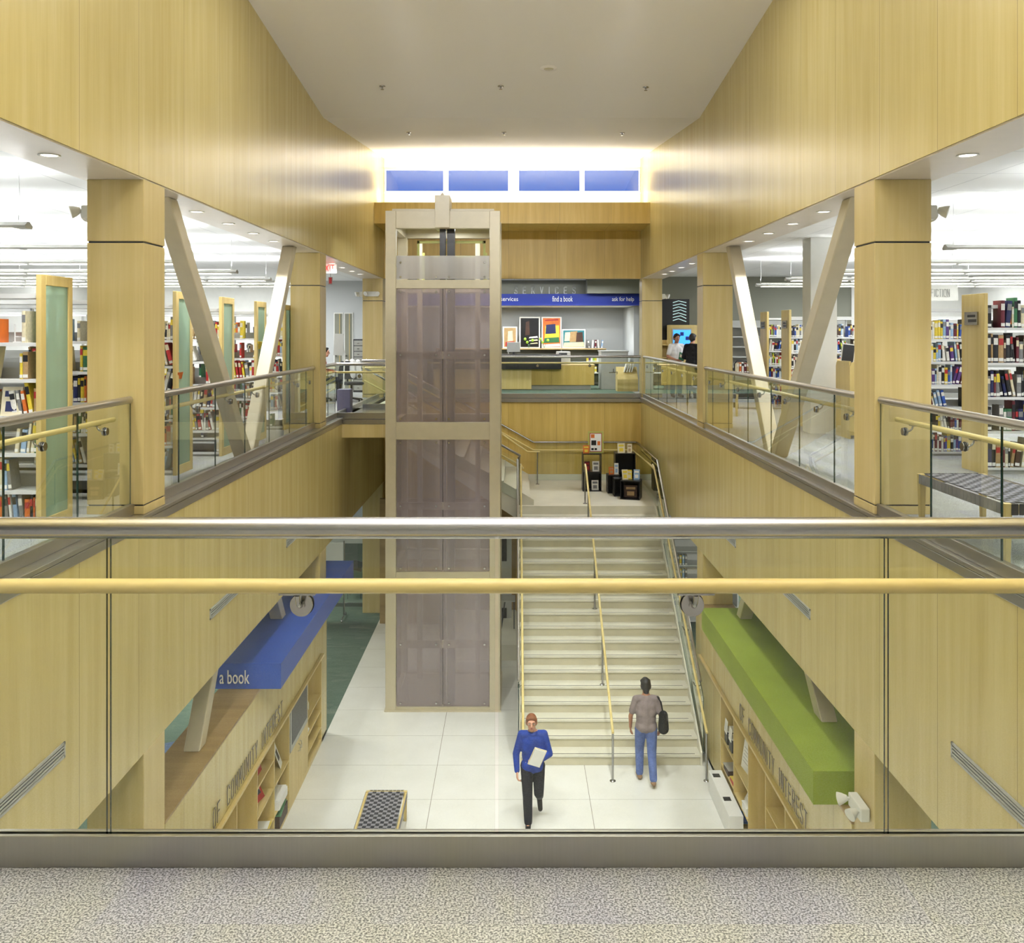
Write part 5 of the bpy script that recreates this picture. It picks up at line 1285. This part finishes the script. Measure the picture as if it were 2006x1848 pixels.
part(MB().box(3.95, 3.99, 23.7, 24.3, H, H+2.2).box(5.6, 5.64, 23.7, 24.3, H, H+2.2).box(3.99, 5.6, 24.27, 24.3, H, H+2.2), 'case', 'shelf_white', wbk)
for z in (.1, .45, .8, 1.15, 1.5, 1.85, 2.18): part(MB().box(3.99, 5.6, 23.72, 24.27, H+z, H+z+.02), 'shelf', 'shelf_white', wbk)
k = 0
for z in (.47, .82, 1.17, 1.52):
    for i in range(5):
        c_ = ['blue', 'grey', 'yellow', 'pale blue', 'grey'][(k) % 5]; k += 1
        b = bpy.data.objects.new('book', book_mesh(c_, 'white')); C.objects.link(b); b.location = (4.02+i*.07, 23.74, H+z+.001); b.scale = (.055, .2, .24)
        tag(b, '%s book, %s from the left, %s shelf of the lower white bookcase' % (c_, ORD[i], {.47: 'lowest used', .82: 'second used', 1.17: 'third used', 1.52: 'highest used'}[z]), 'book', 'books in the lower white bookcase')

# ------------------------------------------------------------------ people
def skinlike(name, rgb): M[name] = plain(name, rgb, .55, 0, .03)
skinlike('skin_light', (214, 160, 132)); skinlike('skin_tan', (176, 124, 96))
M['jacket_blue'] = plain('royal blue jacket cloth', (26, 62, 156), .8, 0, .15, scale=14)
M['trouser_black'] = plain('dark trouser cloth', (24, 26, 38), .85, 0, .15, scale=14)
M['jeans'] = plain('blue jeans', (92, 112, 168), .85, 0, .2, scale=16)
M['mauve'] = plain('grey mauve shirt', (140, 126, 124), .85, 0, .12, scale=12)
M['black_cloth'] = plain('black cloth', (12, 12, 14), .9, 0, .1)
M['tee'] = plain('white cotton', (226, 224, 222), .85, 0, .05)
M['hair_red'] = plain('reddish hair', (138, 84, 52), .6, 0, .25, scale=40); M['hair_dark'] = plain('dark hair', (22, 17, 15), .5, 0, .2, scale=40)
M['shoe'] = plain('dark shoe leather', (36, 32, 32), .5); M['shoe_tan'] = plain('tan shoe leather', (150, 116, 84), .6)
M['lips'] = plain('lips', (168, 92, 82), .5); M['eye_white'] = plain('eye white', (235, 232, 226), .3); M['red_top'] = plain('red knit', (170, 26, 28), .9)
def blob(mb, name, mat, parent, voxel=.011, smooth=6, label=None):
    me = mb.mesh(name, mat); o = bpy.data.objects.new(name, me); C.objects.link(o)
    m = o.modifiers.new('r', 'REMESH'); m.mode = 'VOXEL'; m.voxel_size = voxel; m.use_smooth_shade = True
    s = o.modifiers.new('s', 'SMOOTH'); s.iterations = smooth; s.factor = .5
    bpy.context.view_layer.update()
    me2 = bpy.data.meshes.new_from_object(o.evaluated_get(bpy.context.evaluated_depsgraph_get())); me2.name = name
    if not me2.materials: me2.materials.append(M[mat])
    o.modifiers.clear(); o.data = me2; o.parent = parent; return tag(o, label)
def hand(mb, wr, d, palm_n, curl=.5, sc=1.0, thumb=1):
    """palm from the wrist along d; palm_n is the palm normal; five separate fingers"""
    wr, d, n = Vector(wr), Vector(d).normalized(), Vector(palm_n).normalized(); n = (n-d*n.dot(d)).normalized(); sd = d.cross(n)*thumb
    for k in (-1, -.3, .4, 1): mb.cap(wr+d*.01*sc+sd*k*.018*sc, wr+d*.085*sc+sd*k*.03*sc, .015*sc, .0125*sc)
    for k, L in zip((1, .35, -.33, -1), (.068, .078, .072, .055)):
        a = wr+d*.088*sc+sd*k*.031*sc; p1 = a+(d*math.cos(curl*.5)+n*math.sin(curl*.5)+sd*k*.06)*L*.5*sc
        p2 = p1+(d*math.cos(curl*1.5)+n*math.sin(curl*1.5))*L*.5*sc
        mb.cap(a, p1, .0095*sc, .0088*sc); mb.cap(p1, p2, .0088*sc, .0075*sc)
    t0 = wr+d*.025*sc+sd*.026*sc; t1 = t0+(d*.55+sd*.75+n*.25)*.04*sc; t2 = t1+(d*.9+sd*.2+n*.4)*.032*sc
    mb.cap(t0, t1, .0135*sc, .011*sc); mb.cap(t1, t2, .011*sc, .009*sc)
def person(label, loc, rz, J, top, bottom, shoes, skin, hair, sleeves='long', hairlen=.0, female=False, face=True, S=1.0, coat=False, seated=False, gap=0):
    """J: joint positions, local frame, facing -Y. voxel-fused continuous body, clothing as children"""
    r = root('person', label, 'person', loc, None, rz); r.scale = (S, S, S)
    V = {k: Vector(v) for k, v in J.items() if isinstance(v, tuple)}
    b = MB(); hd = V['head']; nk = V['neck']; pv = V['pelvis']; ch = V['chest']
    b.ball(hd+Vector((0, .008, .015)), (.075, .092, .105), 16, 12); b.ball(hd+Vector((0, -.022, -.055)), (.055, .062, .062), 14, 10)
    b.cap(hd+Vector((0, -.05, -.095)), hd+Vector((0, -.045, -.09)), .026, .026)
    b.cap(hd+Vector((0, -.088, .01)), hd+Vector((0, -.102, -.025)), .011, .017)
    for sx in (-1, 1):
        b.ball(hd+Vector((sx*.078, .01, -.01)), (.012, .02, .032), 8, 6); b.cap(hd+Vector((sx*.045, -.078, .028)), hd+Vector((sx*.018, -.088, .028)), .011, .011)
    b.cap(hd+Vector((0, .01, -.07)), nk, .052, .058)
    sw = (V['shl']-V['shr']).length/2
    for t, w_, dp in ((0, .155 if not female else .16, .1), (.35, .13, .09), (.7, .155, .105), (.95, .15, .1)):
        c = pv.lerp(ch, t); 
        for sx in (-1, 1): b.ball(c+(V['shl']-V['shr']).normalized()*sx*w_*.42, (w_*.62, dp, .12), 12, 8)
    b.cap(ch, nk, .09, .06)
    for q in ('l', 'r'):
        b.cap(nk+Vector((0, 0, -.03)), V['sh'+q], .05, .052); b.cap(V['sh'+q], V['el'+q], .047, .037); b.cap(V['el'+q], V['wr'+q], .038, .026)
        d = (V['ha'+q]-V['wr'+q]).normalized()
        hand(b, V['wr'+q], d, V['pn'+q], J.get('curl', .7), 1.0, 1 if q == 'l' else -1)
        b.cap(V['hi'+q], V['kn'+q], .078, .054); b.cap(V['kn'+q], V['an'+q], .055, .038)
        b.cap(V['an'+q]+Vector((0, 0, -.03)), V['to'+q], .034, .028)
    blob(b, 'body', skin, r, .0085, 2)
    if face:
        e = MB(); ir = MB()
        for sx in (-1, 1): e.ball(hd+Vector((sx*.031, -.083, .008)), (.014, .008, .008), 10, 6); ir.ball(hd+Vector((sx*.031, -.09, .008)), (.006, .004, .006), 8, 6)
        part(e, 'eyes', 'eye_white', r, local=True); part(ir, 'pupils', 'hair_dark', r, local=True)
        part(MB().ball(hd+Vector((0, -.089, -.058)), (.024, .01, .007), 12, 6), 'mouth', 'lips', r, local=True)
        ey = MB()
        for sx in (-1, 1): ey.cap(hd+Vector((sx*.047, -.084, .03)), hd+Vector((sx*.018, -.096, .032)), .004, .005)
        part(ey, 'eyebrows', hair, r, local=True)
    h = MB(); h.ball(hd+Vector((0, .02, .03)), (.084, .096, .1), 20, 14)
    for sx in (-1, 1): h.ball(hd+Vector((sx*.058, .03, .0)), (.03, .06, .06), 10, 8)
    if hairlen: h.cap(hd+Vector((0, .06, 0)), hd+Vector((0, .055, -hairlen)), .07, .05)
    for sx in (-1, 1): h.cap(hd+Vector((sx*.012, -.055, .088)), hd+Vector((sx*.06, -.03, .06)), .03, .028)
    blob(h, 'hair', hair, r, .009, 4)
    t = MB(); hem = -.12 if coat else -.04
    for tt, w_, dp in ((0, .175, .118), (.35, .16, .112), (.7, .172, .122), (.95, .162, .112)):
        c = pv.lerp(ch, tt)+Vector((0, 0, hem*.4 if tt == 0 else 0))
        for sx in (-1, 1): t.ball(c+(V['shl']-V['shr']).normalized()*sx*w_*.42, (w_*.62, dp, .125), 14, 10)
    t.cap(ch+Vector((0, 0, .03)), nk+Vector((0, 0, -.04)), .118, .076); t.cap(pv+Vector((0, 0, hem*.4)), ch, .118, .118)
    for q in ('l', 'r'):
        t.cap(nk+Vector((0, 0, -.045)), V['sh'+q], .056, .066)
        if sleeves == 'long': t.cap(V['sh'+q], V['el'+q], .064, .053); t.cap(V['el'+q], V['el'+q].lerp(V['wr'+q], .93), .053, .042)
        else: t.cap(V['sh'+q], V['sh'+q].lerp(V['el'+q], .7), .064, .058)
    blob(t, 'jacket' if coat else 'shirt', top, r, .0105, 5)
    if coat: part(MB().lathe(tuple(nk+Vector((0, 0, -.03))), [(.075, -.01), (.07, .03), (.078, .032), (.084, -.01)], 20), 'collar', top, r, local=True)
    l = MB(); l.ball(pv, (.168, .112, .1), 14, 10)
    for q in ('l', 'r'):
        l.cap(pv.lerp(V['hi'+q], .6), V['hi'+q], .1, .1); l.cap(V['hi'+q], V['kn'+q], .098, .076); l.cap(V['kn'+q], V['an'+q].lerp(V['kn'+q], .04), .075, .062)
    blob(l, 'trousers', bottom, r, .0105, 5)
    for q in ('l', 'r'):
        s = MB(); an, to = V['an'+q], V['to'+q]; d = (to-an).normalized()
        s.cap(an+Vector((0, 0, -.045)), to, .043, .037); s.cap(an+Vector((0, 0, -.045))-Vector((d.x, d.y, 0)).normalized()*.03, an+Vector((0, 0, -.04)), .04, .042)
        blob(s, 'shoe', shoes, r, .009, 2)
    return r
# walking man in a blue jacket, towards the viewer
J1 = dict(head=(-.02, -.06, 1.54), neck=(0, -.02, 1.40), chest=(0, -.01, 1.24), pelvis=(0, 0, .92), shl=(.165, .0, 1.34), shr=(-.165, -.01, 1.34),
          elr=(-.25, .0, 1.05), wrr=(-.235, -.09, .82), har=(-.23, -.13, .73), pnr=(1, .2, 0),
          ell=(.25, -.03, 1.06), wrl=(.07, -.23, 1.03), hal=(-.01, -.26, 1.03), pnl=(0, .8, .4),
          hil=(.09, 0, .87), hir=(-.09, 0, .87), knr=(-.08, -.15, .50), anr=(-.07, -.17, .10), tor=(-.08, -.33, .04),
          knl=(.09, -.04, .48), anl=(.11, .3, .27), tol=(.12, .24, .10), curl=.9)
man = person('person in a royal blue jacket walking with papers held to the chest', (.28, 14.15, H), 0, J1, 'jacket_blue', 'trouser_black', 'shoe', 'skin_light', 'hair_red', coat=True)
fo = root('folder', 'cream folder held by the person in the blue jacket', 'folder', (.34, 13.88, H+1.0))
o = part(MB().cbox((0, 0, 0), (.19, .02, .29)), 'cover', 'bk_cream', fo, local=True); part(MB().cbox((0, -.014, .0), (.17, .008, .27)), 'sheets', 'paper', fo, local=True)
fo.location = (.34, 13.865, H+1.12); fo.rotation_euler = (.25, .35, .15)
# person walking up to the stair, seen from behind
J2 = dict(head=(0, -.05, 1.57), neck=(0, -.01, 1.43), chest=(0, 0, 1.26), pelvis=(0, 0, .94), shl=(.165, .0, 1.36), shr=(-.165, 0, 1.36),
          ell=(.25, -.02, 1.08), wrl=(.24, -.12, .86), hal=(.235, -.16, .78), pnl=(-1, 0, 0), elr=(-.24, .04, 1.09), wrr=(-.24, -.06, .87), har=(-.24, -.1, .79), pnr=(1, 0, 0),
          hil=(.09, 0, .88), hir=(-.09, 0, .88), knl=(.09, -.13, .50), anl=(.09, -.12, .10), tol=(.1, -.27, .04), knr=(-.09, .02, .48), anr=(-.09, .22, .14), tor=(-.09, .12, .05), curl=.6)
p2 = person('person in a grey mauve shirt and jeans, seen from behind before the stair', (2.16, 15.45, H), PI, J2, 'mauve', 'jeans', 'shoe_tan', 'skin_tan', 'hair_dark', sleeves='short', hairlen=.08)
bg = root('shoulder_bag', 'dark bag on the shoulder of the person by the stair', 'bag', (2.42, 15.3, H+.8))
blob(MB().cap((0, 0, .14), (0, .0, .36), .09, .075).cap((.0, .08, .16), (0, .08, .34), .075, .06), 'bag_body', 'black_cloth', bg, .012)
part(MB().tube([(0, .04, .38), (-.05, -.07, .6), (-.10, .0, .66), (-.06, .12, .6), (0, .1, .38)], .012, 8), 'strap', 'black_cloth', bg, local=True)
# two people talking on the upper floor
JS = dict(head=(0, -.03, 1.56), neck=(0, 0, 1.42), chest=(0, 0, 1.26), pelvis=(0, 0, .94), shl=(.165, 0, 1.35), shr=(-.165, 0, 1.35),
          ell=(.25, -.01, 1.07), wrl=(.10, -.22, .99), hal=(.02, -.25, .98), pnl=(0, .6, .6), elr=(-.25, -.01, 1.07), wrr=(-.1, -.24, .99), har=(-.02, -.27, .98), pnr=(0, .6, .6),
          hil=(.09, 0, .88), hir=(-.09, 0, .88), knl=(.1, -.01, .49), anl=(.1, .02, .10), tol=(.12, -.13, .04), knr=(-.1, -.01, .49), anr=(-.1, .02, .10), tor=(-.12, -.13, .04), curl=.8)
person('person in a white t-shirt holding a book, facing the opening before the lit screen', (fx(1325, 24.8), 24.8, .002), .25, JS, 'tee', 'trouser_black', 'shoe', 'skin_tan', 'hair_dark', sleeves='short')
hb = root('held_book', 'green and cream book held by the person in white', 'book', (fx(1334, 24.45), 24.44, 1.0)); hb.rotation_euler = (-.4, .4, .3)
part(MB().cbox((0, 0, .1), (.15, .02, .21)), 'cover', 'bk_green', hb, local=True); part(MB().cbox((0, -.011, .1), (.12, .002, .08)), 'cover_print', 'bk_cream', hb, local=True)
person('person in black with short dark hair, turned away beside the one in white', (fx(1356, 24.3), 24.3, .002), 2.5, JS, 'black_cloth', 'trouser_black', 'shoe', 'skin_light', 'hair_dark', hairlen=.05, female=True)
# seated reader in red, past the middle left column
JT = dict(head=(0, -.08, 1.22), neck=(0, -.03, 1.08), chest=(0, .0, .92), pelvis=(0, .05, .55), shl=(.19, 0, 1.01), shr=(-.19, 0, 1.01),
          ell=(.25, -.05, .76), wrl=(.12, -.28, .74), hal=(.04, -.34, .74), pnl=(0, 0, -1), elr=(-.25, -.05, .76), wrr=(-.12, -.28, .74), har=(-.04, -.34, .74), pnr=(0, 0, -1),
          hil=(.09, .02, .54), hir=(-.09, .02, .54), knl=(.11, -.42, .52), anl=(.11, -.40, .10), tol=(.12, -.55, .04), knr=(-.11, -.42, .52), anr=(-.11, -.40, .10), tor=(-.12, -.55, .04), curl=.3)
person('seated person in red with long dark hair, seen past the middle left column', (-4.75, 23.35, .002), -1.4+PI, JT, 'red_top', 'trouser_black', 'shoe', 'skin_light', 'hair_dark', hairlen=.22, female=True, seated=True)
office_chair(-4.8, 23.35, .001, -1.4+PI, 'dark', 'office chair under the seated person in red')
